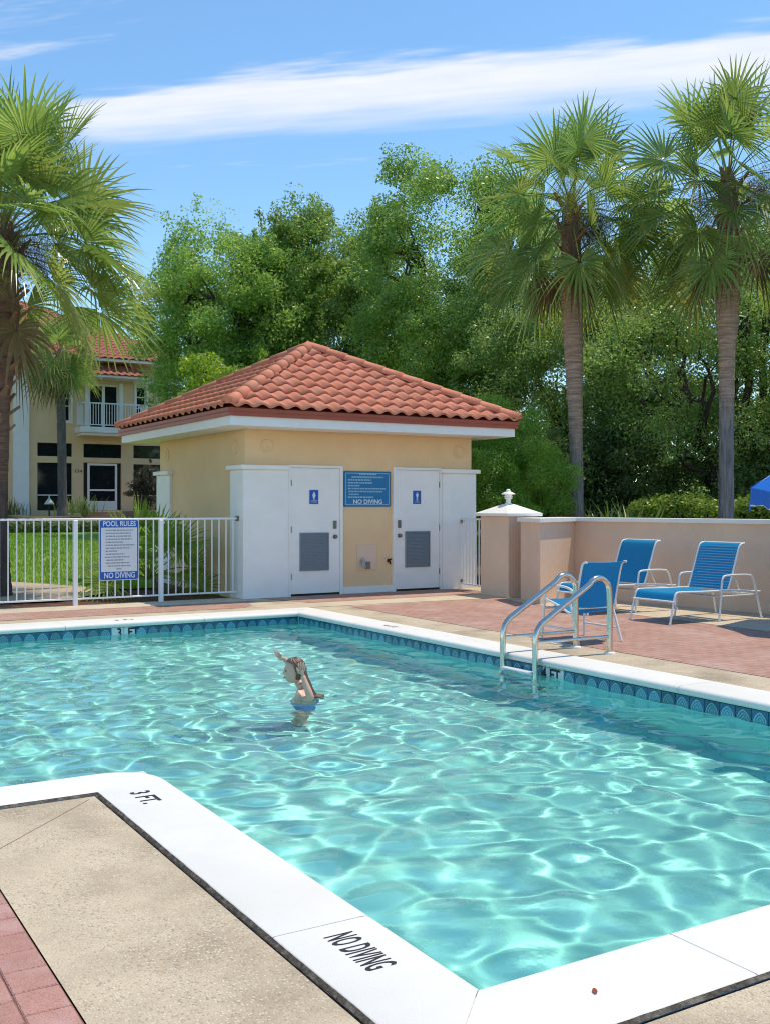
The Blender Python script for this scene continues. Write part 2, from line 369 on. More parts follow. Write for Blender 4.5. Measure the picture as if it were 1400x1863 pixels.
# ------------------------------------------------------------------ pool deck
CN, CR, CF = .352, .40, .50           # coping widths: near and left, right, far
DZ = -.012
def deck():
    xs = sorted([-9,PX0-.36,NX-CN-.02,.785,PX1+CR,7.22,9.85,12.6]); ys = sorted([-6,PY0-CN-.02,4.5,NY-CN-.02,PY1+CF,15.25])
    def hole(cx, cy):
        if cx < PX0-.36: return False
        if NX-CN-.02 < cx < PX1+CR and PY0-CN-.02 < cy < PY1+CF: return True
        return PX0-.36 < cx < NX and NY-CN-.02 < cy < PY1+CF
    f = []; v = [(x,y,DZ) for y in ys for x in xs]; n = len(xs)
    for j in range(len(ys)-1):
        for i in range(n-1):
            cx, cy = (xs[i]+xs[i+1])/2, (ys[j]+ys[j+1])/2
            if hole(cx, cy): continue
            if cx < .785 and cy < 4.5: continue
            f.append((j*n+i, j*n+i+1, (j+1)*n+i+1, (j+1)*n+i))
    MB().add(v, f).build('pool_deck', M_agg, kind='structure')
    z = DZ+.004
    def strip(name, poly, m, z=z): MB().add([(x,y,z) for x,y in poly], [tuple(range(len(poly)))]).build(name, m, kind='structure')
    strip('red_paving', [(7.215,-6),(9.85,-6),(9.88,10.4),(9.62,11.95),(9.95,13.02),(7.25,13.02)], M_red)
    strip('red_paving', [(7.05,13.80),(10.35,13.80),(10.5,14.86),(6.7,14.86)], M_red)
    strip('red_paving', [(-9,13.62),(5.9,13.62),(6.15,13.95),(6.3,14.5),(-9,14.5)], M_red)
    strip('concrete_border', [(-9,14.52),(6.4,14.52),(6.4,15.2),(-9,15.2)], M_cream)
    strip('concrete_band', [(6.0,13.24),(10.1,13.04),(10.1,13.78),(6.35,13.78)], M_cream)
    strip('wall_border', [(9.87,-6),(12.5,-6),(12.3,9),(11.5,12.9),(9.9,12.9),(9.64,11.95),(9.90,10.4)], M_cream)
    # saw-cut joint where the two pebble bands meet, and one across the right-hand band
    MB().obox(frame((1.43,5.15,DZ), Vector((-.69,-.72,0)), Vector((.72,-.69,0)), Vector((0,0,1))), .05, .98, -.0025, .0025, -.002, .001).build('deck_joint', pm('saw_cut', (.22,.175,.125), .9, .3, 40), kind='structure')
deck()
# brick paving near the camera: every brick is its own piece, joints recessed
def bricks():
    base = empty('brick_paving', (0,0,0), kind='structure')
    MB().box(-1.6, .783, .5, 4.498, -.05, DZ-.006).build('mortar_bed', pm('red_mortar', (.24,.125,.10), .95, .3, 40, .5, 90), base)
    def bmesh_brick(w, l):
        bm = bmesh.new(); bmesh.ops.create_cube(bm, size=1)
        for q in bm.verts: q.co = Vector((q.co.x*w, q.co.y*l, q.co.z*.04))
        bmesh.ops.bevel(bm, geom=[e for e in bm.edges if all(x.co.z > 0 for x in e.verts)], offset=.004, segments=1, affect='EDGES')
        return mesh_of(MB().bm(bm), 'brick', M_brick)
    a = bmesh_brick(.134, .1455); b = bmesh_brick(.146, .146); r = random.Random(2)
    ys = [3.635-.149*k for k in range(-6, 9)]
    for k, y in enumerate(ys):
        if y+.1 > 4.5: continue
        o = inst('brick', a, (.713, y+.0745, DZ-.02+r.uniform(-.0015,.0015)), base, (0,0,r.uniform(-.012,.012)))
    for i in range(6):
        for k in range(13):
            y = 4.42-.15*k-(.075 if i % 2 else 0)
            if y < 2.4: continue
            inst('brick', b, (.643-.0755-.151*i, y, DZ-.021+r.uniform(-.002,.002)), base, (0,0,r.uniform(-.012,.012)))
bricks()

# ------------------------------------------------------------------ pool
def pool():
    fz = lambda x: -1.0-.28*min(max((x-.5)/5.5, 0), 1)
    xs = [PX0-.02, NX, 3.0, 4.5, PX1+.02]; m = MB()
    v = []; f = []
    ys = [PY0-.02, NY-.02, PY1+.02]
    for y in ys:
        for x in xs: v.append((x,y,fz(x)))
    n = len(xs)
    for j in range(2):
        for i in range(n-1):
            if j == 0 and i == 0: continue
            f.append((j*n+i, j*n+i+1, (j+1)*n+i+1, (j+1)*n+i))
    fl = m.add(v, f).build('pool_floor', M_plaster, kind='structure')
    w = .015; d = -1.45; pw = empty('pool_wall', (0,0,0), kind='structure')
    wm = MB()
    wm.box(PX1+w, PX1+.2, PY0-.2, PY1+.2, d, -.03).box(PX0-.2, PX1+.014, PY1+w, PY1+.2, d, -.03)
    wm.box(NX-.2, PX1+.014, PY0-.2, PY0-w, d, -.03).box(NX-.2, NX-w, PY0-.014, NY-.2, d, -.03)
    wm.box(PX0-.2, NX-w, NY-.199, NY-w, d, -.03).box(PX0-.2, PX0-w, NY-.014, PY1+.014, d, -.03)
    ws = wm.build('plaster', M_plaster, pw)
    # waterline tiles, each its own piece
    tm = bpy.data.materials.new('glazed_tile'); tm.use_nodes = True; nt = tm.node_tree; N = nt.nodes; K = nt.links
    b = N['Principled BSDF']; b.inputs['Roughness'].default_value = .15
    tc = N.new('ShaderNodeTexCoord'); sx = N.new('ShaderNodeSeparateXYZ'); K.new(tc.outputs['Object'], sx.inputs[0])
    def mth(op, a, b_=None):
        q = N.new('ShaderNodeMath'); q.operation = op
        for i, t in enumerate((a, b_)):
            if t is None: continue
            if hasattr(t, 'is_linked'): K.new(t, q.inputs[i])
            else: q.inputs[i].default_value = t
        return q.outputs[0]
    ax = mth('MULTIPLY', mth('ABSOLUTE', sx.outputs[0]), 1.0); zz = mth('ADD', sx.outputs[2], .032)
    # pointed-arch motif: distance to a shifted circle gives an ogive outline
    dx = mth('ADD', ax, .035); dd = mth('SQRT', mth('ADD', mth('MULTIPLY', dx, dx), mth('MULTIPLY', zz, zz)))
    def ring(r, wd):
        return mth('LESS_THAN', mth('ABSOLUTE', mth('SUBTRACT', dd, r)), wd)
    rings = mth('MAXIMUM', ring(.092, .0042), mth('MAXIMUM', ring(.070, .003), ring(.050, .003)))
    inside = mth('LESS_THAN', dd, .09)
    c1 = N.new('ShaderNodeMix'); c1.data_type = 'RGBA'; K.new(inside, c1.inputs[0]); c1.inputs[6].default_value = (.02,.12,.22,1); c1.inputs[7].default_value = (.05,.23,.32,1)
    c2 = N.new('ShaderNodeMix'); c2.data_type = 'RGBA'; K.new(rings, c2.inputs[0]); K.new(c1.outputs[2], c2.inputs[6]); c2.inputs[7].default_value = (.20,.44,.48,1)
    oi = N.new('ShaderNodeObjectInfo'); hs = N.new('ShaderNodeHueSaturation'); mr = N.new('ShaderNodeMapRange'); K.new(oi.outputs['Random'], mr.inputs[0]); mr.inputs[3].default_value = .75; mr.inputs[4].default_value = 1.25
    K.new(mr.outputs[0], hs.inputs['Value']); K.new(c2.outputs[2], hs.inputs['Color']); K.new(hs.outputs[0], b.inputs['Base Color'])
    def tile(m):
        bm = bmesh.new(); bmesh.ops.create_cube(bm, size=1)
        for q in bm.verts: q.co = Vector((q.co.x*.145, q.co.y*.012, q.co.z*.146))
        bmesh.ops.bevel(bm, geom=[e for e in bm.edges if all(x.co.y < 0 for x in e.verts)], offset=.004, segments=1, affect='EDGES')
        return mesh_of(MB().bm(bm), 'tile', m)
    tmesh = tile(tm); tw = tile(M_signw); zc = -.142
    y = 12.655-.075; k = 0; recv = [fl, ws]
    while y > 3.2:
        white = 7.28 < y < 7.64
        recv.append(inst('tile', tw if white else tmesh, (PX1+w-.005, y, zc), pw, (0,0,-PI/2)))
        y -= .1492
    x = PX1-.075
    while x > .4:
        white = 3.76 < x < 4.1
        recv.append(inst('tile', tw if white else tmesh, (x, PY1+w-.005, zc), pw))
        x -= .1492
    # depth marks on the white tiles
    text_mesh('4 FT', .15, frame((PX1+.0025, 7.46, -.137), Vector((0,-1,0)), Vector((0,0,1)), Vector((-1,0,0))), M_ink, 'depth_mark', pw, .0005, width=.27, bold=.004)
    text_mesh('3  FT', .15, FRONT(3.93, PY1+.0025, -.137), M_ink, 'depth_mark', pw, .0005, width=.27, bold=.004)
    # dark tile line along the edge of the shallow shelf
    a, b2 = Vector((.55,5.5,0)), Vector((.1,8.6,0))
    t = (b2-a).normalized()
    dl = MB().obox(frame((a.x,a.y,fz(0)+.02), t, Vector((-t.y,t.x,0)), Vector((0,0,1))), 0, (b2-a).length, -.025, .025, -.03, 0).build('tile_line', pm('line_tile', (.01,.05,.09), .3, .2, 10), fl)
    recv.append(dl)
    for o in recv: o.cycles.is_caustics_receiver = True
    # skimmer throat opening in the far wall
    # water: a real wave surface
    st = .022
    gx = np.arange(PX0-.01, PX1+.025, st); gy = np.arange(PY0-.012, PY1+.025, st)
    X, Y = np.meshgrid(gx, gy, indexing='ij'); Z = np.zeros_like(X); r = np.random.default_rng(21)
    for i in range(72):
        lam = math.exp(r.uniform(math.log(.165), math.log(.50)) if i < 60 else r.uniform(math.log(.6), math.log(1.5))); k = 2*PI/lam; a = r.uniform(0, 2*PI)
        A = (.34/k/k if i < 60 else .006/k)*r.uniform(.4, 1.2); Z += A*np.sin(k*(X*math.cos(a)+Y*math.sin(a))+r.uniform(0, 6.28))
    # rings spreading from the swimmer
    R = np.hypot(X-3.87, Y-7.74); Z += .005*np.exp(-R/.9)*np.sin(2*PI*R/.20+.9*np.sin(3*np.arctan2(Y-7.74, X-3.87)))*np.clip(R/.2, 0, 1)
    nx, ny = X.shape; I = np.arange(nx*ny).reshape(nx, ny)
    F = np.stack([I[:-1,:-1], I[1:,:-1], I[1:,1:], I[:-1,1:]], -1).reshape(-1, 4)
    cx = X[:-1,:-1].reshape(-1); cy = Y[:-1,:-1].reshape(-1); F = F[~((cx < NX-.05) & (cy < NY-.05))]
    used = np.unique(F); mp = np.full(nx*ny, -1); mp[used] = np.arange(len(used)); V = np.stack([X, Y, Z-.152], -1).reshape(-1, 3)[used]; F = mp[F]
    me = bpy.data.meshes.new('water'); me.vertices.add(len(V)); me.vertices.foreach_set('co', V.reshape(-1).astype(np.float32))
    me.loops.add(F.size); me.loops.foreach_set('vertex_index', F.reshape(-1).astype(np.int32)); me.polygons.add(len(F)); me.polygons.foreach_set('loop_start', np.arange(0, F.size, 4, dtype=np.int32))
    me.polygons.foreach_set('use_smooth', np.ones(len(F), dtype=bool)); me.update(calc_edges=True)
    wm_ = bpy.data.materials.new('clear_water'); wm_.use_nodes = True; n = wm_.node_tree.nodes; n.remove(n['Principled BSDF'])
    g = n.new('ShaderNodeBsdfGlass'); g.inputs['IOR'].default_value = 1.33; g.inputs['Roughness'].default_value = 0; g.inputs['Color'].default_value = (.92,.995,.985,1)
    ge = n.new('ShaderNodeNewGeometry'); nz = n.new('ShaderNodeTexNoise'); nz.inputs['Scale'].default_value = 9; nz.inputs['Detail'].default_value = 2; wm_.node_tree.links.new(ge.outputs['Position'], nz.inputs['Vector'])
    bp = n.new('ShaderNodeBump'); bp.inputs['Strength'].default_value = 1.0; bp.inputs['Distance'].default_value = .0018; wm_.node_tree.links.new(nz.outputs['Fac'], bp.inputs['Height']); wm_.node_tree.links.new(bp.outputs[0], g.inputs['Normal'])
    wm_.node_tree.links.new(g.outputs[0], n['Material Output'].inputs[0]); me.materials.append(wm_)
    wo = bpy.data.objects.new('water', me); COL.objects.link(wo); wo['kind'] = 'structure'; wo.cycles.is_caustics_caster = True
pool()

# coping: white painted sections with a rounded pool edge and hairline joints
def coping():
    base = empty('pool_coping', (0,0,0), kind='structure')
    def prof(w): return [(-.012,-.062),(-.026,-.056),(-.033,-.040),(-.032,-.024),(-.024,-.010),(-.010,-.002),(.008,0),(w-.012,0),(w-.003,-.004),(w,-.014),(w,-.06)]
    def sweep(pts, w, wts=None):
        """pts: pool-edge points with outward (towards deck) directions and scale"""
        m = MB(); pr = [prof(wi) for wi in (wts or [w]*len(pts))]; n = len(pr[0]); v = []
        for (p, d), q in zip(pts, pr):
            for o, z in q: v.append((p[0]+d[0]*o, p[1]+d[1]*o, z))
        f = [(i*n+k, i*n+k+1, (i+1)*n+k+1, (i+1)*n+k) for i in range(len(pts)-1) for k in range(n-1)]
        m.add(v, f, True); m.add(v[:n], [tuple(range(n))]); m.add(v[-n:], [tuple(range(n-1,-1,-1))])
        o = m.build('coping_section', M_coping, base); return o
    g = .0025
    def straight(p0, p1, d, w, cuts):
        L = math.dist(p0, p1); t = ((p1[0]-p0[0])/L, (p1[1]-p0[1])/L); cs = [0]+cuts+[L]
        for a, b in zip(cs[:-1], cs[1:]):
            A = (p0[0]+t[0]*(a+g), p0[1]+t[1]*(a+g)); B = (p0[0]+t[0]*(b-g), p0[1]+t[1]*(b-g)); sweep([(A,d),(B,d)], w)
    def mitre(p0, p1, d, w, e0, e1, cuts=(), ga=.0025, gb=.0025):
        # end direction vectors e0, e1 (deck-ward scale along the corner)
        L = math.dist(p0, p1); t = ((p1[0]-p0[0])/L, (p1[1]-p0[1])/L); cs = [0]+list(cuts)+[L]
        for i, (a, b) in enumerate(zip(cs[:-1], cs[1:])):
            g0 = ga if i == 0 else g; g1 = gb if i == len(cs)-2 else g
            A = (p0[0]+t[0]*(a+g0), p0[1]+t[1]*(a+g0)); B = (p0[0]+t[0]*(b-g1), p0[1]+t[1]*(b-g1))
            sweep([(A, e0 if i == 0 else d), (B, e1 if i == len(cs)-2 else d)], w)
    # near edge (camera side): from the near corner to the right corner
    mitre((NX,PY0), (PX1,PY0), (0,-1), CN, (-1,-1), (CR/CN,-1), [.795, 2.3, 3.5])
    mitre((PX1,PY0), (PX1,PY1), (1,0), CR, (1,-CN/CR), (1,CF/CR), [1.6, 3.4, 5.2, 7.0, 8.6])
    mitre((PX1,PY1), (PX0,PY1), (0,1), CF, (CR/CF,1), (-CN/CF,1), [1.35, 3.1, 4.9, 6.7, 8.2])
    mitre((PX0,PY1), (PX0,NY), (-1,0), CN, (-1,CF/CN), (-1,-1), [3.0])
    mitre((PX0,NY), (NX-.50,NY), (0,-1), CN, (-1,-1), (0,-1), [1.8, 3.2], gb=0)
    # rounded outside corner, then the run towards the camera
    c = (NX-.255, NY-.255); pts = []; 
    inner = (NX-CN, NY-CN)
    pts = []; W = []
    for k in range(13):
        a = PI/2*(1-k/12); p = (c[0]+.255*math.cos(a), c[1]+.255*math.sin(a))
        q = (min(p[0], inner[0]) if k < 12 else inner[0], inner[1])
        # aim every rib at the deck-side corner
        dx, dy = inner[0]-p[0], inner[1]-p[1]; L = math.hypot(dx, dy)
        pts.append((p, (dx/L, dy/L))); W.append(L)
    p_end = (NX, NY-.62); pts.append((p_end, (-1,0))); W.append(CN)
    # replace the collapsed ribs: keep both ends square
    pts.insert(0, ((NX-.50, NY), (0,-1))); W.insert(0, CN)
    sweep(pts, CN, W)
    mitre((NX,NY-.62), (NX,PY0), (-1,0), CN, (-1,0), (-1,-1), [NY-.62-3.14], ga=0)
    mb = MB()
    # dirty caulk joint between coping and deck
    def strip(x0, x1, y0, y1): mb.box(x0, x1, y0, y1, -.055, -.02)
    w = .014
    strip(NX-CN-w, NX-CN, PY0-CN-w, NY-CN); strip(NX-CN, PX1+CR, PY0-CN-w, PY0-CN); strip(PX0-CN, NX-CN-w, NY-CN-w, NY-CN)
    mb.build('caulk_joint', M_joint, base)
    # crumbling black edge of the caulk smeared along the deck side of the coping
    rr = random.Random(12)
    def ragged(p0, p1, out):
        L = math.dist(p0, p1); n = int(L/.012); v = []; t = ((p1[0]-p0[0])/L, (p1[1]-p0[1])/L); a = b = 0
        for i in range(n+1):
            a = .8*a+rr.uniform(-.0012,.0012); b = .8*b+rr.uniform(-.0016,.0016); q = L*i/n
            x, y = p0[0]+t[0]*q, p0[1]+t[1]*q; lo, hi = -.002+a*.6, .0105+b*.7
            v += [(x+out[0]*lo, y+out[1]*lo, .0008 if lo < .0 else -.004), (x+out[0]*.003, y+out[1]*.003, -.0035), (x+out[0]*hi, y+out[1]*hi, DZ+.0025)]
        MB().add(v, [(3*i+k, 3*i+k+1, 3*i+k+4, 3*i+k+3) for i in range(n) for k in (0,1)]).build('caulk_edge', M_joint, base)
    ragged((NX-CN, PY0-CN), (NX-CN, NY-CN), (-1,0)); ragged((NX-CN, NY-CN), (-1.2, NY-CN), (0,-1)); ragged((NX-CN, PY0-CN), (PX1, PY0-CN), (0,-1))
    bed = MB(); e = .05
    bed.box(NX-CN+.01, NX-.02, PY0-CN+.02, NY-.05, -.055, -.0035).box(NX, PX1+CR-.02, PY0-CN+.02, PY0-.03, -.055, -.0035).box(PX1+.03, PX1+CR-.02, PY0, PY1+CF-.02, -.055, -.0035)
    bed.box(PX0, PX1, PY1+.03, PY1+CF-.02, -.055, -.0035).build('grout_bed', M_gap, base)
    # painted depth and warning marks
    U = Vector((1,0,0)); Rr = Vector((0,-1,0)); Zv = Vector((0,0,1))
    text_mesh('NO DIVING', .152, frame((1.647,2.902,.0012), Rr, U, Zv), M_ink, 'painted_mark', base, .0003, width=.290, bold=.0022)
    text_mesh('3 FT.', .135, frame((1.628,4.97,.0012), Rr, U, Zv), M_ink, 'painted_mark', base, .0003, width=.228, bold=.003)
    text_mesh('4 FT', .12, frame((PX1+.16,10.55,.0012), Vector((0,-1,0)), Vector((1,0,0)), Zv), M_ink, 'painted_mark', base, .0003, width=.26, bold=.001)
    text_mesh('3 FT', .12, frame((3.95,PY1+.2,.0012), Vector((1,0,0)), Vector((0,1,0)), Zv), M_ink, 'painted_mark', base, .0003, width=.26, bold=.001)
coping()

# ------------------------------------------------------------------ bathhouse
BX0, BX1, BY0, BY1 = 6.50, 10.80, 15.0, 18.95
def roof_tile_mesh(w, L, h=.027, th=.034, m=None, n=8):
    mb = MB(); v = []; P = lambda x: h*(1+math.cos(2*PI*x/w))
    for y, dz in ((0, .040), (L, -.006)):
        for k in range(n+1): x = w*k/n; v.append((x, y, P(x)+dz))
    for k in range(n+1): x = w*k/n; v.append((x, .004, P(x)+.040-th))
    f = [(k, k+1, n+2+k, n+1+k) for k in range(n)]+[(2*n+2+k, 2*n+3+k, k+1, k) for k in range(n)]
    return mb.add(v, f, True)
def clip_mesh(mb, planes):
    bm = bmesh.new(); vs = [bm.verts.new(p) for p in mb.v]
    for q in mb.f: bm.faces.new([vs[i] for i in q])
    for co, no in planes:
        bmesh.ops.bisect_plane(bm, geom=bm.verts[:]+bm.edges[:]+bm.faces[:], plane_co=co, plane_no=no, clear_outer=True)
    return bm
def tiled_face(o, ux, uy, un, L, S, parent, w, e, m, joined=None, me=None):
    """S-tiles laid on one triangular hip face; o: eave left corner, ux along eave, uy up the slope"""
    base = roof_tile_mesh(w, e+.05); n = round(L/w); w_ = L/n; rows = math.ceil(S/e)
    k = (L/2)/S
    for j in range(rows):
        for i in range(n):
            x0, y0 = i*w_, j*e
            if x0+w_ < y0*k or x0 > L-y0*k or y0 > S: continue
            M = frame(o+ux*x0+uy*y0, ux, uy, un) @ Matrix.Diagonal((w_/w, 1, 1, 1))
            inside = x0 >= (y0+e+.05)*k and x0+w_ <= L-(y0+e+.05)*k and y0+e+.05 < S
            if inside and joined is None:
                t = inst('roof_tile', me, (0,0,0), parent); t.matrix_world = M
                t.matrix_local = Matrix.Translation(-root_org(parent)) @ M
            else:
                bm = clip_mesh(base, [((y0*-0-0+(-x0+0)*w/w_, -y0, 0), (-w_/w, k, 0)), (((L-x0)*w/w_, -y0, 0), (w_/w, k, 0))])
                if not bm.faces: bm.free(); continue
                bm.verts.index_update(); v = [M @ q.co for q in bm.verts]; f = [[q.index for q in g.verts] for g in bm.faces]; bm.free()
                if joined is not None: joined.add(v, f, True)
                else: MB().add(v, f, True).build('roof_tile', m, parent)
def tri_roof(name_parent, x0, x1, y0, y1, ze, apex, m, w, e, sides=('front','left','right','back'), joined_sides=()):
    A = Vector(apex); me = mesh_of(roof_tile_mesh(w, e+.05), 'roof_tile', m)
    C = {'front': (Vector((x0,y0,ze)), Vector((1,0,0)), x1-x0), 'left': (Vector((x0,y1,ze)), Vector((0,-1,0)), y1-y0),
         'right': (Vector((x1,y0,ze)), Vector((0,1,0)), y1-y0), 'back': (Vector((x1,y1,ze)), Vector((-1,0,0)), x1-x0)}
    rest = MB()
    for s in sides:
        o, ux, L = C[s]; mid = o+ux*L/2; d = A-mid; S = d.length; uy = d.normalized(); un = ux.cross(uy)
        tiled_face(o+un*.012-uy*.03, ux, uy, un, L, S, name_parent, w, e, m, rest if s in joined_sides else None, me)
    if rest.v: rest.build('far_roof_tiles', m, name_parent, kind='stuff')
    # hip caps: barrel tiles overlapping up each hip
    for cx, cy in ((x0,y0),(x1,y0),(x0,y1),(x1,y1)):
        a = Vector((cx,cy,ze+.04)); b = A+Vector((0,0,.055)); d = (b-a); L = d.length; t = d.normalized(); n = 11; st = L/n
        u = t.cross(Vector((0,0,1))).normalized(); nn = u.cross(t)
        mb = MB(); seg = 8; v = []
        for y, r, dz in ((0,.112,.008),(st+.05,.100,.000)):
            for k in range(seg+1):
                c = PI*(1.08*k/seg-.04); v.append((r*math.cos(c), y, r*.95*math.sin(c)+dz))
        for k in range(seg+1):
            c = PI*(1.08*k/seg-.04); v.append((.095*math.cos(c), 0, .088*math.sin(c)+.006))
        q = seg+1; f = [(k+1, k, q+k, q+k+1) for k in range(seg)]+[(2*q+k+1, 2*q+k, k, k+1) for k in range(seg)]
        cme = mesh_of(mb.add(v, f, True), 'hip_cap', m)
        for i in range(n):
            M = frame(a+t*(i*st), u, t, nn); o = inst('hip_cap', cme, (0,0,0), name_parent); o.matrix_local = Matrix.Translation(-root_org(name_parent)) @ M
        # rounded starter plug closing the lowest cap
        v = [(.112*math.cos(PI*k/8), -.004, .106*math.sin(PI*k/8)+.012) for k in range(9)]
        M = frame(a, u, t, nn); MB().add([M @ Vector(p) for p in v]+[M @ Vector((p[0], .03, p[2])) for p in v], [tuple(range(9)), tuple(range(17,8,-1))]).build('hip_plug', m, name_parent)
def wall_holes(mb, x0, x1, z0, z1, y, holes, depth, M=None):
    """vertical wall facing -Y with openings (hx0,hx1,hz0,hz1) and their reveals"""
    xs = sorted({x0, x1, *[h[0] for h in holes], *[h[1] for h in holes]}); zs = sorted({z0, z1, *[h[2] for h in holes], *[h[3] for h in holes]})
    for a, b in zip(xs[:-1], xs[1:]):
        for c, d in zip(zs[:-1], zs[1:]):
            mx, mz = (a+b)/2, (c+d)/2
            if any(h[0] < mx < h[1] and h[2] < mz < h[3] for h in holes): continue
            mb.add([(a,y,c),(b,y,c),(b,y,d),(a,y,d)], [(0,1,2,3)])
    for a, b, c, d in holes:
        e = y+depth
        mb.add([(a,y,c),(b,y,c),(b,y,d),(a,y,d),(a,e,c),(b,e,c),(b,e,d),(a,e,d)], [(0,4,5,1),(1,5,6,2),(2,6,7,3),(3,7,4,0)])

def bathhouse():
    t = thing('bathhouse', 'small tan bathhouse with white corner piers, two white doors and red tiled hip roof', 'bathhouse', (8.65, 16.9, 0))
    ft = 15.0
    w = MB()
    w.box(BX0, BX1, BY0, BY1, -.05, 2.62)
    w.build('wall', M_tan, t)
    tr = MB(); tr.box(BX0-.006, BX0, BY0+.5, 18.3, 1.985, 2.0).build('wall_seam', M_tan, t)
    for x0, x1, y0, y1, nm in ((6.445,7.215,14.935,15.46,0), (6.445,7.0,18.28,19.0,0), (10.145,10.86,14.935,15.5,0)):
        MB().bbox(x0, x1, y0, y1, -.03, 1.992, .006).build('pier', M_white, t)
        sx1 = x1+.0 if x0 < 8 and y0 < 16 else x1+.055
        MB().bbox(x0-.055, sx1 if x0 < 8 else x1+.06, y0-.05, y1+.05, 1.992, 2.062, .006).build('pier_cap', M_white, t)
    MB().box(8.218, 9.16, 14.975, 15.01, -.02, .095).build('skirting', M_white, t)
    # doors
    for x0, x1, hx, side in ((7.27, 8.145, 7.275, 1), (9.216, 10.10, 10.10, -1)):
        fr = MB(); a, b = x0-.05, x1+.06
        if side < 0: a, b = x0-.055, x1+.04
        fr.bbox(a, x0-.004, 14.945, 15.01, -.02, 2.075, .003).bbox(x1+.004, b, 14.945, 15.01, -.02, 2.075, .003).box(x0-.005, x1+.005, 14.9455, 15.01, 2.035, 2.0745)
        fr.build('door_frame', M_white, t)
        MB().box(x0, x1, 14.96, 15.01, -.02, .018).build('threshold', M_black, t)
        d = MB().bbox(x0, x1, 14.962, 15.005, .022, 2.03, .003).build('door', M_white, t)
        lx0, lx1 = (7.425, 7.945) if side > 0 else (9.40, 9.895)
        v = MB(); 
        for k in range(25):
            z = .40+.0235*k; v.add([(lx0+.012,14.944,z),(lx1-.012,14.944,z),(lx1-.012,14.958,z+.021),(lx0+.012,14.958,z+.021)], [(0,1,2,3)])
        v.box(lx0, lx1, 14.957, 14.9618, .385, .995)
        v.box(lx0, lx0+.012, 14.940, 14.957, .385, .995).box(lx1-.012, lx1, 14.940, 14.957, .385, .995).box(lx0+.012, lx1-.012, 14.9405, 14.957, .385, .398).box(lx0+.012, lx1-.012, 14.9405, 14.957, .982, .995)
        v.build('vent_louver', M_grey, d)
        lx = x1-.085 if side > 0 else x0+.07
        MB().bbox(lx-.03, lx+.03, 14.945, 14.9618, 1.055, 1.185, .004).build('lock_plate', M_hw, d)
        kb = MB(); M = frame((lx, 14.962, .925), Vector((1,0,0)), Vector((0,0,1)), Vector((0,-1,0)))
        pr = [(.034,0),(.034,.006),(.013,.010),(.012,.03),(.026,.038),(.030,.05),(.022,.062),(0,.066)]
        q = MB().lathe(pr, (0,0,0), 14); kb.add([M @ Vector(p) for p in q.v], q.f, True); kb.build('door_knob', M_hw, d)
        for z in (.30, 1.05, 1.79): MB().box(hx-.006, hx+.006, 14.952, 14.9618, z-.05, z+.05).build('hinge', M_black, d)
    # round plaster medallions high on the walls
    def medal(M):
        q = MB().lathe([(.11,0),(.11,.012),(.098,.02),(.088,.014),(.084,.008),(0,.009)], (0,0,0), 28)
        MB().add([M @ Vector(p) for p in q.v], q.f, True).build('medallion', M_tan, t)
    for x in (6.87, 10.52): medal(frame((x,15.0,2.36), Vector((1,0,0)), Vector((0,0,1)), Vector((0,-1,0))))
    for y in (15.37, 18.55): medal(frame((6.5,y,2.36), Vector((0,-1,0)), Vector((0,0,1)), Vector((-1,0,0))))
    # utility panel, outlet box, hose bibs
    MB().bbox(8.49, 8.86, 14.985, 15.005, .36, .78, .004).build('access_panel', M_tan2, t)
    MB().bbox(8.64, 8.73, 14.955, 14.985, .385, .50, .004).build('outlet_box', pm('old_brass_grey', (.22,.19,.16), .5, .15, 30), t)
    hb = MB().tube([(8.56,14.99,.50),(8.56,14.93,.50),(8.555,14.90,.47),(8.55,14.895,.42)], .018, 10).tube([(8.53,14.94,.53),(8.60,14.94,.53)], .012, 8).tube([(8.60,14.985,.56),(8.60,14.95,.52),(8.61,14.94,.40)], .022, 10)
    hb.build('hose_bib', pm('grey_pvc', (.45,.43,.40), .5, .1, 30), t)
    MB().tube([(9.08,15.0,.50),(9.08,14.93,.50),(9.08,14.915,.45)], .016, 10).tube([(9.045,14.94,.53),(9.115,14.94,.53)], .014, 8).tube([(9.08,14.94,.50),(9.08,14.94,.53)], .008, 6).build('hose_bib', M_black, t)
    # roof: soffit, white and red fascia, tiles
    x0, x1, y0, y1 = 5.92, 11.24, 14.25, 19.6
    f = MB(); i = .05
    f.box(x0+i, x1-i, y0+i, y1-i, 2.622, 2.64)
    f.build('soffit', M_white, t)
    for a, b, z0, z1, m, nm in ((.035,.06,2.615,2.752,M_white,'white_fascia'), (.0,.03,2.752,2.815,M_fascia,'fascia'), (-.018,.03,2.815,2.868,M_fascia,'fascia_trim')):
        g = MB(); X0, X1, Y0, Y1 = x0+a, x1-a, y0+a, y1-a; k = .04
        g.box(X0, X1, Y0, Y0+k, z0, z1).box(X0, X1, Y1-k, Y1, z0, z1).box(X0, X0+k, Y0+k, Y1-k, z0, z1).box(X1-k, X1, Y0+k, Y1-k, z0, z1); g.build(nm, m, t)
    ap = (8.58, 16.925, 4.24)
    dk = MB(); c = [(x0,y0,2.866),(x1,y0,2.866),(x1,y1,2.866),(x0,y1,2.866),ap]; dk.add(c, [(0,1,4),(1,2,4),(2,3,4),(3,0,4)]).build('roof_deck', M_fascia, t)
    tri_roof(t, x0-.02, x1+.02, y0-.02, y1+.02, 2.872, (ap[0],ap[1],ap[2]+.01), M_tile, .266, .335, joined_sides=('right','back'))
    MB().lathe([(.14,0),(.13,.05),(.09,.10),(.03,.125),(0,.128)], (ap[0],ap[1],ap[2]+.03), 16).build('roof_apex_cap', M_tile, t)
bathhouse()

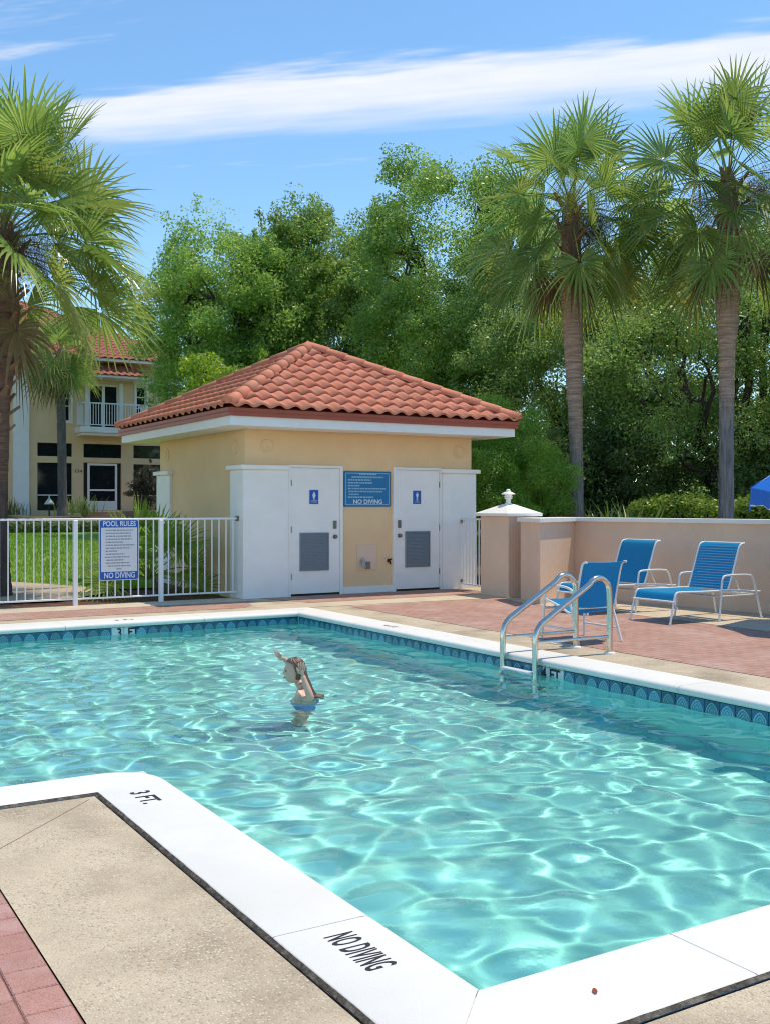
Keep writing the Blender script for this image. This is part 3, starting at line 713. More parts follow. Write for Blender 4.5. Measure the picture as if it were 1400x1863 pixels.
def lines(rows, x0, z, dz, h, M, m, parent, rnd, name='printed_line'):
    """rows of small print too small to read: broken strips"""
    mb = MB()
    for i, (a, b) in enumerate(rows):
        x = a
        while x < b:
            w = rnd.uniform(.018, .055); e = min(x+w, b); zz = z-dz*i
            mb.add([M @ Vector(p) for p in ((x,zz,.0016),(e,zz,.0016),(e,zz+h,.0016),(x,zz+h,.0016))], [(0,1,2,3)]); x = e+rnd.uniform(.006, .012)
    mb.build(name, m, parent, kind='stuff')
def rrect(w, h, r, n=5):
    P = []
    for cx, cy, a0 in ((w/2-r,h/2-r,0),(-w/2+r,h/2-r,PI/2),(-w/2+r,-h/2+r,PI),(w/2-r,-h/2+r,1.5*PI)):
        P += [(cx+r*math.cos(a0+PI/2*k/n), cy+r*math.sin(a0+PI/2*k/n)) for k in range(n+1)]
    return P
def plate(name, w, h, r, th, M, m, parent, z0=0):
    P = rrect(w, h, r); n = len(P)
    v = [M @ Vector((x,y,z0)) for x,y in P]+[M @ Vector((x,y,z0+th)) for x,y in P]
    return MB().add(v, [tuple(range(n-1,-1,-1)), tuple(range(n,2*n))]+[(i,(i+1)%n,n+(i+1)%n,n+i) for i in range(n)]).build(name, m, parent)
def ring_plate(name, w, h, b, r, th, M, m, parent, z0):
    P = rrect(w, h, r); Q = rrect(w-2*b, h-2*b, max(r-b, .002)); n = len(P)
    v = [M @ Vector((x,y,z0+th)) for x,y in P]+[M @ Vector((x,y,z0+th)) for x,y in Q]
    return MB().add(v, [(i,(i+1)%n,n+(i+1)%n,n+i) for i in range(n)]).build(name, m, parent)

def pool_notice():
    t = thing('notice_sign', 'teal blue notice board lettered NO DIVING between the two bathhouse doors', 'sign', (8.685, 14.995, 1.705))
    M = FRONT(8.685, 14.998, 1.705)
    plate('board', .888, .588, .02, .016, M, M_teal, t); Mz = M @ Matrix.Translation((0,0,.0165))
    ring_plate('border', .83, .53, .012, .012, 0, Mz, M_ltblue, t, .001)
    text_mesh('NO DIVING', .10, Mz @ Matrix.Translation((.005,-.213,.0015)), M_print, 'lettering', t, .0008, width=.55, bold=.002)
    rows = [(-.16,.17),(-.30,.30),(-.37,.07),(-.37,.09),(-.37,-.15),(-.37,.34),(-.36,.28),(-.35,-.16),(-.37,.11)]
    lines(rows, 0, .232, .0475, .023, Mz, M_ltblue, t, random.Random(3))
pool_notice()
def pictogram(t, Mz, woman):
    s = MB()
    def poly(P): s.add([Mz @ Vector((x,y,.002)) for x,y in P], [tuple(range(len(P)))])
    poly([(.0105*math.cos(2*PI*k/14), .062+.0105*math.sin(2*PI*k/14)) for k in range(14)])
    if woman: poly([(-.010,.05),(-.018,.044),(-.033,.005),(-.027,.002),(-.014,.030),(-.026,-.018),(-.010,-.018),(-.010,-.055),(.010,-.055),(.010,-.018),(.026,-.018),(.014,.030),(.027,.002),(.033,.005),(.018,.044),(.010,.05)])
    else: poly([(-.022,.05),(-.026,.044),(-.026,.0),(-.019,.0),(-.017,.032),(-.014,.032),(-.014,-.055),(-.002,-.055),(-.002,-.005),(.002,-.005),(.002,-.055),(.014,-.055),(.014,.032),(.017,.032),(.019,.0),(.026,.0),(.026,.044),(.022,.05)])
    s.build('pictogram', M_print, t)
def restroom(x, z, woman, label, word):
    t = thing('restroom_sign', label, 'sign', (x, 14.96, z))
    M = FRONT(x, 14.9618, z); plate('plate', .158, .226, .012, .006, M, M_blue, t)
    pictogram(t, M @ Matrix.Translation((0,.012,.0055)), woman)
    text_mesh(word, .032, M @ Matrix.Translation((0,-.064,.007)), M_print, 'lettering', t, .0005)
    lines([(-.05,.05)], 0, -.095, .01, .008, M @ Matrix.Translation((0,0,.0055)), M_ltblue, t, random.Random(1), 'raised_dots')
restroom(7.68, 1.568, True, 'blue restroom sign with a skirted figure on the left bathhouse door', 'WOMEN')
restroom(9.637, 1.572, False, 'blue restroom sign with a trousered figure on the right bathhouse door', 'MEN')

# ------------------------------------------------------------------ fence
def fence():
    t = thing('picket_fence', 'long white metal picket fence running along the pool deck to the bathhouse', 'fence', (3.9, 15.15, 0))
    Y = 15.15; R = (.0125,)
    MB().bbox(-2.5, 6.44, Y-.02, Y+.02, 1.215, 1.245, .004).build('top_rail', M_fence, t)
    MB().bbox(-2.5, 6.44, Y-.0125, Y+.0125, .075, .10, .003).build('bottom_rail', M_fence, t)
    pk = mesh_of(MB().box(-.008,.008,-.008,.008,.1,1.215), 'picket', M_fence)
    po = mesh_of(MB().bbox(-.031,.031,-.032,.032,-.03,1.2155,.004), 'post', M_fence)
    xs = [3.935-1.273*k for k in range(0, 6)]+[5.208]
    for x in xs: inst('post', po, (x,Y,0), t)
    for x in [3.935+1.273*k for k in range(-5, 2)]:
        for i in range(1, 11 if x < 5 else 11):
            px = x+.1157*i
            if px < 6.43: inst('picket', pk, (px,Y,0), t)
    MB().box(6.425, 6.444, Y-.05, Y+.05, 1.19, 1.27).build('wall_bracket', M_hw, t)
    g = thing('picket_fence', 'short white metal picket fence between the bathhouse and the tan pillar', 'fence', (10.6, 14.4, 0))
    a, b = Vector((10.55,14.93,0)), Vector((10.42,13.76,0)); u = (b-a).normalized(); L = (b-a).length; M = frame(a, u, Vector((-u.y,u.x,0)), Vector((0,0,1)))
    MB().obox(M, 0, L, -.018, .018, 1.185, 1.215).build('top_rail', M_fence, g); MB().obox(M, 0, L, -.0125, .0125, .06, .085).build('bottom_rail', M_fence, g)
    ang = math.atan2(u.y, u.x)
    pk2 = mesh_of(MB().box(-.009,.009,-.009,.009,.085,1.185), 'picket', M_fence)
    for k in range(11): p = a+u*(.05+.11*k); inst('picket', pk2, p, g, (0,0,ang)) if .05+.11*k < L-.02 else None
    MB().obox(M, -.004, .03, -.03, .03, 1.13, 1.18).obox(M, -.004, .03, -.03, .03, .10, .15).build('wall_bracket', pm('rusty_bracket', (.35,.22,.18), .7, .2, 30), g)
fence()
def rules_sign():
    x, y, z = 4.566, 15.128, .7805
    t = thing('rules_sign', 'blue and white POOL RULES sign fixed to the picket fence', 'sign', (x, y, z))
    M = FRONT(x, y, z); plate('panel', .588, .888, .035, .006, M, M_signw, t)
    Mz = M @ Matrix.Translation((0,0,.007))
    plate('blue_field', .57, .87, .03, .0008, Mz, M_blue, t)
    Mw = Mz @ Matrix.Translation((0,.005,.0015)); plate('text_panel', .535, .645, .004, .0006, Mw, M_signw, t)
    text_mesh('POOL RULES', .105, Mz @ Matrix.Translation((.002,.380,.002)), M_print, 'lettering', t, .0008, width=.485, bold=.0022)
    text_mesh('NO DIVING', .115, Mz @ Matrix.Translation((.005,-.375,.002)), M_print, 'lettering', t, .0008, width=.455, bold=.0018)
    rows = [(-.20,.21),(-.20,.17),(-.20,.18),(-.20,.19),(-.20,.06),(-.20,.23),(-.20,.15),(-.20,-.03),(-.20,.08),(-.21,.16),(-.19,.06),(-.20,.15),(-.17,.17),(-.04,.03)]
    lines(rows, 0, .275, .0435, .016, Mw @ Matrix.Translation((0,0,.0006)), M_greyp, t, random.Random(8))
rules_sign()

# ------------------------------------------------------------------ tan wall and pillar
def walls():
    t = thing('privacy_wall', 'low peach stucco wall with a white cap behind the blue lounge chairs', 'wall', (10.9, 11, 0))
    P = [(9.76,11.85),(11.06,12.58),(11.32,10.7),(11.42,9.55),(11.78,6.0),(12.2,2.0),(12.5,2.0),(12.08,6.0),(11.75,9.6),(11.62,10.9),(11.35,13.25),(10.09,12.72)]
    MB().prism(P, -.05, 1.185).build('wall', M_tan2, t)
    n = len(P); Q = []
    for i in range(n):
        a, b, c = Vector(P[i-1]), Vector(P[i]), Vector(P[(i+1)%n]); e1, e2 = (b-a).normalized(), (c-b).normalized()
        n1, n2 = Vector((e1.y,-e1.x)), Vector((e2.y,-e2.x)); h = (n1+n2); h = h/ (1+n1.dot(n2)); Q.append(tuple(b-h*.05*(1 if True else 0)))
    area = sum(P[i][0]*P[(i+1)%n][1]-P[(i+1)%n][0]*P[i][1] for i in range(n))
    if area > 0: Q = [tuple(2*Vector(p)-Vector(q)) for p, q in zip(P, Q)]
    MB().prism(Q, 1.185, 1.243).build('wall_cap', M_white, t)
    p = thing('gate_pillar', 'square peach pillar with a white pyramid cap and finial beside the bathhouse', 'pillar', (10.37, 13.4, 0))
    x0, x1, y0, y1 = 10.09, 10.66, 13.03, 13.76
    MB().bbox(x0, x1, y0, y1, -.05, 1.262, .008).build('shaft', M_tan2, p)
    e = .065; z0, z1 = 1.262, 1.308; cx, cy = (x0+x1)/2, (y0+y1)/2
    c = MB().box(x0-e, x1+e, y0-e, y1+e, z0, z1); k = .07
    b = [(x0-e,y0-e,z1),(x1+e,y0-e,z1),(x1+e,y1+e,z1),(x0-e,y1+e,z1),(cx-k,cy-k,1.452),(cx+k,cy-k,1.452),(cx+k,cy+k,1.452),(cx-k,cy+k,1.452)]
    c.add(b, [(0,1,5,4),(1,2,6,5),(2,3,7,6),(3,0,4,7),(4,5,6,7)]).build('pillar_cap', M_white, p)
    MB().lathe([(.075,0),(.06,.012),(.042,.03),(.038,.085),(.06,.094),(.068,.105),(.06,.112),(.05,.116),(.066,.124),(.07,.133),(.06,.139),(.055,.15),(.06,.157),(.115,.165),(.112,.172),(.065,.198),(.036,.208),(.038,.222),(.028,.240),(.012,.249),(0,.251)], (cx,cy,1.448), 18).build('finial', M_white, p)
walls()

# ------------------------------------------------------------------ ladder
def ladder():
    t = thing('pool_ladder', 'stainless steel pool ladder with two curved grab rails at the right pool edge', 'ladder', (6.6, 7.8, 0))
    r = .0285
    for y in (7.57, 8.06):
        p = [(7.10,y,-.02),(7.10,y,.50)]
        for k in range(1, 9):
            a = PI*.80*k/8; p.append((6.955+.145*math.cos(a), y, .575+.155*math.sin(a)))
        p += [(6.25,y,.33),(6.20,y,.27),(6.178,y,.20),(6.175,y,.10),(6.175,y,-.92)]
        P = [Vector(q) for q in p]
        MB().tube(P, r, 14).build('grab_rail', M_metal, t)
        MB().tube([(6.19,y,.155),(7.09,y,.155)], .016, 10).build('brace', M_metal, t)
        MB().lathe([(.055,-.005),(.055,.006),(.048,.014),(.03,.018),(.026,.018)], (7.10,y,DZ+.004), 20).build('escutcheon', M_white, t)
        MB().tube([(6.175,y,-.80),(6.262,y,-.80)], .02, 8).build('bumper', M_black, t)
    for z in (-.135, -.42, -.70):
        MB().bbox(6.13, 6.215, 7.575, 8.055, z-.012, z+.012, .003).build('step', M_signw, t)
ladder()

# ------------------------------------------------------------------ lounge chairs
M_frame = pm('white_frame', (.80,.79,.76), .4, .04, 6)
def smoothpath(pts, it=2):
    P = [Vector(p) for p in pts]
    for _ in range(it):
        Q = [P[0]]
        for a, b in zip(P[:-1], P[1:]): Q += [a.lerp(b, .25), a.lerp(b, .75)]
        Q.append(P[-1]); P = Q
    return P
def sling_sheet(prof, y0, y1, m, name, root, sag=.0, th=.006):
    """fabric stretched between two rails; prof in (x,z)"""
    mb = MB(); ny = 8; v = []; n = len(prof)
    for s in (0, 1):
        for i, (x, z) in enumerate(prof):
            for k in range(ny+1):
                u = k/ny; d = sag*4*u*(1-u)*math.sin(PI*min(max(i/(n-1), .05), .95))
                nx = Vector((prof[min(i+1,n-1)][0]-prof[max(i-1,0)][0], prof[min(i+1,n-1)][1]-prof[max(i-1,0)][1])).normalized()
                v.append((x-nx.y*(-s*th-d), y0+(y1-y0)*u, z+nx.x*(-s*th-d)))
    w = ny+1; f = []
    for i in range(n-1):
        for k in range(ny):
            a = i*w+k; f.append((a, a+1, a+w+1, a+w)); b = a+n*w; f.append((b, b+w, b+w+1, b+1))
    return mb.add(v, f, True).build(name, m, root, world=False)
M_strap = sling_mat('blue_strap', (.012,.36,.64), .4); M_sling_b = sling_mat('shaded_sling', (.006,.24,.46), .2)  # second fabric: same blue sling, with the shade on its back put into the colour
def chaise(label, loc, rot, fab, straps):
    t = thing('lounge_chair', label, 'lounge chair', loc, 'white framed blue pool loungers'); t.rotation_euler = (0,0,rot)
    Wd = .65; r = .0135
    seat = smoothpath([(0,0,0),(.075,0,.27),(.105,0,.372),(.17,0,.385),(.55,0,.372),(1.06,0,.372),(1.62,0,.335)], 2)
    for y in (0, Wd):
        s = 1 if y else -1
        MB().tube([(p.x, y+s*.012*max(0, 1-p.z/.35), p.z) for p in seat], r, 9).build('seat_rail', M_frame, t, world=False)
        MB().tube(smoothpath([(1.03,y,.372),(1.12,y,.60),(1.225,y,.90),(1.26,y,.945),(1.33,y,.955)], 2), r, 9).build('back_rail', M_frame, t, world=False)
        ya = y+s*.028
        arm = smoothpath([(.82,ya+s*.015,0),(.865,ya,.28),(.885,ya,.44),(.90,ya,.545),(.97,ya,.563),(1.33,ya,.563),(1.44,ya,.545),(1.49,ya,.43),(1.60,ya+s*.015,0)], 2)
        MB().tube(arm, r, 9).build('arm_frame', M_frame, t, world=False)
        MB().tube([(.86,ya,.305),(1.53,ya,.305)], .011, 8).build('side_bar', M_frame, t, world=False)
        MB().tube([(1.13,y*.94+.02,.60),(1.27,y*.94+.02,.335)], .009, 6).build('back_prop', M_frame, t, world=False)
        for fx_, fy_ in ((0,y+s*.012), (.82,ya+s*.015), (1.60,ya+s*.015)): MB().tube([(fx_,fy_,0),(fx_,fy_,.018)], .017, 8).build('foot_cap', M_signw, t, world=False)
    for x, z in ((.068,.27),(.87,.30),(1.53,.30),(1.33,.955)): MB().tube([(x,-.02 if z < .9 else 0,z),(x,Wd+.02 if z < .9 else Wd,z)], .0125, 8).build('crossbar', M_frame, t, world=False)
    sp = [(p.x, p.z+.002) for p in seat if .068 < p.x < 1.04]
    bp = [(p.x-.004, p.z) for p in smoothpath([(1.035,0,.38),(1.12,0,.60),(1.225,0,.90),(1.26,0,.945),(1.33,0,.957)], 2)]
    if not straps:
        sling_sheet(sp, .012, Wd-.012, fab, 'seat_sling', t, .012); sling_sheet(bp, .012, Wd-.012, fab, 'back_sling', t, .01)
    else:
        sling_sheet(sp, .012, Wd-.012, fab, 'seat_sling', t, .010)
        # back woven of flat straps
        L = [0]; 
        for a, b in zip(bp[:-1], bp[1:]): L.append(L[-1]+math.dist(a, b))
        n = 19; st = L[-1]/n
        def at(d):
            d = min(max(d, 0), L[-1]-1e-6); i = max(k for k in range(len(L)) if L[k] <= d); i = min(i, len(bp)-2); u = (d-L[i])/(L[i+1]-L[i]); return (bp[i][0]+(bp[i+1][0]-bp[i][0])*u, bp[i][1]+(bp[i+1][1]-bp[i][1])*u)
        for k in range(n):
            q = [at(st*k+st*u*.88) for u in (0, .5, 1)]; sling_sheet(q, .004, Wd-.004, fab, 'back_strap', t, .006, .003)
    return t
chaise('strapped blue lounge chair nearest the right edge, seen side on', (9.40, 9.00, DZ+.006), 0, M_strap, True)
chaise('shade-darkened blue sling lounge chair behind the ladder, backed against the peach wall', (9.26, 10.30, DZ+.006), 0, M_sling_b, False)
def armchair():
    # faces away towards the bathhouse; local x across, y forward
    t = thing('sling_chair', 'upright blue sling armchair standing just behind the pool ladder', 'chair', (7.28, 8.22, DZ+.006)); t.rotation_euler = (0,0,-.03)
    Wd = .53; r = .0135
    for x in (0, Wd):
        s = 1 if x else -1
        side = smoothpath([(x+s*.03,.58,0),(x+s*.015,.56,.30),(x+s*.012,.55,.42),(x+s*.012,.535,.53),(x+s*.012,.46,.585),(x+s*.012,.16,.58),(x+s*.012,.06,.53),(x+s*.012,.05,.36)], 2)
        MB().tube(side, r, 9).build('arm_frame', M_frame, t, world=False)
        MB().tube([(x+s*.012,.13,.44),(x+s*.025,-.03,0)], r, 9).build('rear_leg', M_frame, t, world=False)
        MB().tube([(x+s*.022,.565,.14),(x+s*.022,.02,.14)], .011, 8).build('stretcher', M_frame, t, world=False)
        rail = smoothpath([(x,.60,.415),(x,.55,.43),(x,.30,.37),(x,.14,.295),(x,.07,.34),(x,.02,.52),(x,-.045,.80),(x,-.08,.845),(x,-.13,.85)], 2)
        MB().tube(rail, .012, 9).build('sling_rail', M_frame, t, world=False)
    for y_, z_ in ((.555,.33), (.07,.36)): MB().tube([(-.02,y_,z_),(Wd+.02,y_,z_)], .012, 8).build('crossbar', M_frame, t, world=False)
    pr = [(p.y, p.z) for p in rail]
    mb = MB(); v = []; n = len(pr); k = 8
    for sgn in (0, 1):
        for i, (y, z) in enumerate(pr):
            for j in range(k+1):
                u = j/k; sag = .014*4*u*(1-u); v.append((.01+(Wd-.02)*u, y-sag*.6+sgn*.004, z-sag*.6+sgn*.004))
    w = k+1; f = []
    for i in range(n-1):
        for j in range(k):
            a = i*w+j; f.append((a, a+1, a+w+1, a+w)); b = a+n*w; f.append((b, b+w, b+w+1, b+1))
    mb.add(v, f, True).build('sling', M_sling, t, world=False)
armchair()

# ------------------------------------------------------------------ umbrella
def umbrella():
    c = Vector((11.12, 7.56, 0)); t = thing('patio_umbrella', 'bright blue patio umbrella tilted at the right edge of the deck', 'umbrella', c)
    axis = Vector((-.88,.48,0)).normalized(); tl = math.radians(12)
    Zt = (Vector((0,0,1))*math.cos(tl)+axis*math.sin(tl)); Xt = (axis*math.cos(tl)-Vector((0,0,1))*math.sin(tl)); Yt = Zt.cross(Xt)
    o = Vector((c.x, c.y, 1.90)); M = frame(o, Xt, Yt, Zt); R = 1.31; H = .62
    MB().tube([c+Vector((0,0,.05)), o+Vector((0,0,-.1)), o, o+Zt*(H-.02)], .019, 10).build('pole', M_frame, t)
    MB().lathe([(.24,0),(.24,.03),(.22,.05),(.04,.07),(.035,.25),(.02,.25)], (c.x,c.y,DZ+.006), 24).build('base', M_white, t)
    MB().lathe([(.0,.06),(.02,.05),(.03,.02),(.02,0)], o+Zt*H, 10).build('finial', M_white, t)
    ca = MB(); va = MB(); tr = MB(); n = 8; off = PI/8
    rim = [Vector((R*math.cos(2*PI*k/n+off), R*math.sin(2*PI*k/n+off), 0)) for k in range(n)]; ap = Vector((0,0,H))
    for k in range(n):
        a, b = rim[k], rim[(k+1)%n]; N = 6; Q = 6; v = []; f = []
        for i in range(N+1):
            s = i/N
            for j in range(Q+1):
                u = j/Q; p = ap.lerp(a.lerp(b, u), s); p.z -= .05*s*s*4*u*(1-u)+.06*math.sin(PI*s)*(1-4*(u-.5)**2*.3)*.6; p.z += .012*math.sin(9*u+5*s+k)*s; v.append(M @ p)
        f = [(i*(Q+1)+j, (i+1)*(Q+1)+j, (i+1)*(Q+1)+j+1, i*(Q+1)+j+1) for i in range(N) for j in range(Q)]
        ca.add(v, f, True)
        top = v[-(Q+1):]; dn = []
        for j, p in enumerate(top): 
            q = p-Vector((0,0,.20+.02*math.sin(j*2.1+k)))+ (M.to_3x3() @ (a.lerp(b, j/Q)).normalized())*.015*math.sin(j*1.7+k); dn.append(q)
        va.add(top+dn, [(j+1, j, Q+1+j, Q+2+j) for j in range(Q)], True)
        tr.add([p+Vector((0,0,.012)) for p in dn]+[p-Vector((0,0,.006)) for p in dn], [(j+1, j, Q+1+j, Q+2+j) for j in range(Q)], True)
        MB().tube([M @ (a*.99-Vector((0,0,.012))), M @ (ap*1.0-Vector((0,0,.04)))], .007, 6).build('rib', M_frame, t)
        # corner tie hanging from each rib end
        e = M @ a; MB().tube([e-Vector((0,0,.16)), e-Vector((.004,.003,.29))], .012, 6).build('corner_tie', M_umb, t)
    cn = ca.build('canopy', M_umb, t); va.build('valance', M_umb, cn); tr.build('white_piping', M_white, cn)
umbrella()

# ------------------------------------------------------------------ palms
M_frond = leaf_mat('palm_green', (.15,.25,.055), (.36,.46,.14), .27, .46, 1.0, tip=(.34,.29,.10), obj_var=.14)
M_dry = pm('dry_stalk', (.17,.115,.075), .9, .3, 20, obj_var=.2)
M_boot = pm('palm_boot', (.27,.165,.105), .9, .25, 14, .4, 60, obj_var=.25)
def trunk_mat(name, top, low, zb):
    m = bpy.data.materials.new(name); m.use_nodes = True; nt = m.node_tree; N = nt.nodes; K = nt.links; b = N['Principled BSDF']; b.inputs['Roughness'].default_value = .95; b.inputs['Specular IOR Level'].default_value = .15
    ge = N.new('ShaderNodeNewGeometry'); sx = N.new('ShaderNodeSeparateXYZ'); K.new(ge.outputs['Position'], sx.inputs[0])
    n = N.new('ShaderNodeTexNoise'); n.inputs['Scale'].default_value = 9; n.inputs['Detail'].default_value = 6; K.new(ge.outputs['Position'], n.inputs['Vector'])
    mp = N.new('ShaderNodeMapping'); mp.inputs['Scale'].default_value = (2,2,22); K.new(ge.outputs['Position'], mp.inputs[0])
    n2 = N.new('ShaderNodeTexNoise'); n2.inputs['Scale'].default_value = 1.6; n2.inputs['Detail'].default_value = 4; K.new(mp.outputs[0], n2.inputs['Vector'])
    mp3 = N.new('ShaderNodeMapping'); mp3.inputs['Scale'].default_value = (14,14,1.2); K.new(ge.outputs['Position'], mp3.inputs[0])
    n3 = N.new('ShaderNodeTexNoise'); n3.inputs['Scale'].default_value = 2; n3.inputs['Detail'].default_value = 4; K.new(mp3.outputs[0], n3.inputs['Vector'])
    a = N.new('ShaderNodeMath'); a.operation = 'MULTIPLY_ADD'; K.new(n.outputs['Fac'], a.inputs[0]); a.inputs[1].default_value = 1.2; K.new(sx.outputs[2], a.inputs[2])
    mr = N.new('ShaderNodeMapRange'); mr.interpolation_type = 'SMOOTHSTEP'; K.new(a.outputs[0], mr.inputs[0]); mr.inputs[1].default_value = zb; mr.inputs[2].default_value = zb+1.3
    mx = N.new('ShaderNodeMix'); mx.data_type = 'RGBA'; K.new(mr.outputs[0], mx.inputs[0]); mx.inputs[6].default_value = (*low,1); mx.inputs[7].default_value = (*top,1)
    # ring grooves high up, vertical cracks low down
    gr = N.new('ShaderNodeMix'); K.new(mr.outputs[0], gr.inputs[0]); K.new(n3.outputs['Fac'], gr.inputs[2]); K.new(n2.outputs['Fac'], gr.inputs[3])
    rr = N.new('ShaderNodeMapRange'); K.new(gr.outputs[0], rr.inputs[0]); rr.inputs[1].default_value = .3; rr.inputs[2].default_value = .7; rr.inputs[3].default_value = .55; rr.inputs[4].default_value = 1.25
    hs = N.new('ShaderNodeHueSaturation'); K.new(rr.outputs[0], hs.inputs['Value']); K.new(mx.outputs[2], hs.inputs['Color']); K.new(hs.outputs[0], b.inputs['Base Color'])
    bp = N.new('ShaderNodeBump'); bp.inputs['Strength'].default_value = .9; bp.inputs['Distance'].default_value = .03; K.new(gr.outputs[0], bp.inputs['Height']); K.new(bp.outputs[0], b.inputs['Normal'])
    return m
def frond(parent, heart, az, el, Lp, R, rnd, droop=.35, nseg=32, mat_=None, tipy=.3, green=True):
    d = Vector((math.cos(az)*math.cos(el), math.sin(az)*math.cos(el), math.sin(el)))
    # petiole bends under its own weight
    P = []; sagf = (.18 if el > .9 else .32)*Lp
    for i in range(7):
        s = i/6; p = heart+d*(Lp*s)+Vector((0,0,-sagf*s*s*max(.15, math.cos(el)))); P.append(p)
    e1 = (P[-1]-P[-2]).normalized(); up = Vector((0,0,1)); side = e1.cross(up)
    side = side.normalized() if side.length > .05 else Vector((1,0,0)); n = side.cross(e1).normalized()
    tw = rnd.uniform(-1.15, 1.15); side, n = side*math.cos(tw)+n*math.sin(tw), n*math.cos(tw)-side*math.sin(tw)
    v = []; f = []; tip = []; sm = []
    def tubepts(a, b, w): pass
    # petiole as a thin three-sided strip
    for i, p in enumerate(P):
        w = .017-.009*i/6
        v += [p+side*w, p-side*w, p-n*w*1.2]; tip += [.25]*3
    for i in range(6):
        for k in range(3): f.append((i*3+k, i*3+(k+1)%3, i*3+3+(k+1)%3, i*3+3+k))
    o = P[-1]; span = rnd.uniform(2.25, 2.55); dphi = 2*span/nseg; fr = (.05, .36, .56, .74, .90)
    wl = (1, 1, .80, .50, .25); yel = rnd.random()**2*tipy
    fold = rnd.uniform(.12, .45)
    for k in range(nseg):
        phi = -span+dphi*(k+.5)+rnd.uniform(-.02, .02); L = R*(.60+.40*math.cos(phi*.55))*rnd.uniform(.90, 1.05)
        dr = e1*math.cos(phi)+side*math.sin(phi); perp = side*math.cos(phi)-e1*math.sin(phi)
        dr = (dr+n*fold*abs(math.sin(phi))).normalized(); hang = droop*rnd.uniform(.7, 1.35); tb = rnd.random() < .14
        b = len(v)
        for q, (s, ww) in enumerate(zip(fr, wl)):
            r = L*s; w = min(r, L*.36)*dphi*.52*ww if s > .1 else r*dphi*.5
            c = o+dr*r; c.z -= hang*L*(s**2.4)*.8
            if s > .6: c.z -= hang*L*((s-.6)/.4)**2*.28
            if tb and s > .5: c.z -= L*.5*(s-.5)
            g = w*.55*(1 if k % 2 else 1)
            v += [c-perp*w, c-n*g, c+perp*w]; tip += [min(1, yel+max(0, s-.55)*rnd.uniform(.0, 1.1)*(1 if rnd.random() < .7 else 0))]*3
        c = o+dr*L; c.z -= hang*L*.8+hang*L*.28+(L*.25 if tb else 0); v.append(c); tip.append(min(1, yel+rnd.uniform(.1, .7)))
        for q in range(4):
            a = b+q*3; f += [(a, a+1, a+4, a+3), (a+1, a+2, a+5, a+4)]
        a = b+12; f += [(a, a+1, a+3), (a+1, a+2, a+3)]
    me = bpy.data.meshes.new('frond'); org = root_org(parent); me.from_pydata([tuple(Vector(p)-org) for p in v], [], f); me.materials.append(mat_ or M_frond)
    at = me.attributes.new('tip', 'FLOAT', 'POINT'); at.data.foreach_set('value', np.array(tip, dtype=np.float32))
    ob = bpy.data.objects.new('frond', me); COL.objects.link(ob); ob.parent = parent; return ob
def tuft(parent, name, c, spread, n, L, w, m, rnd_, down=.6):
    k = n; r = np.random.default_rng(rnd_); a = r.normal(0, 1, (k,3))*np.array(spread)+np.array(c); d = r.normal(0, 1, (k,3)); d[:,2] -= down*2; d /= np.linalg.norm(d, axis=1, keepdims=True)
    s = np.cross(d, r.normal(0, 1, (k,3))); s /= np.linalg.norm(s, axis=1, keepdims=True); l = L*r.uniform(.4, 1.2, (k,1))
    return quads(name, np.stack([a-s*w, a+s*w, a+s*w*.4+d*l, a-s*w*.4+d*l], 1), m, parent, kind='stuff')
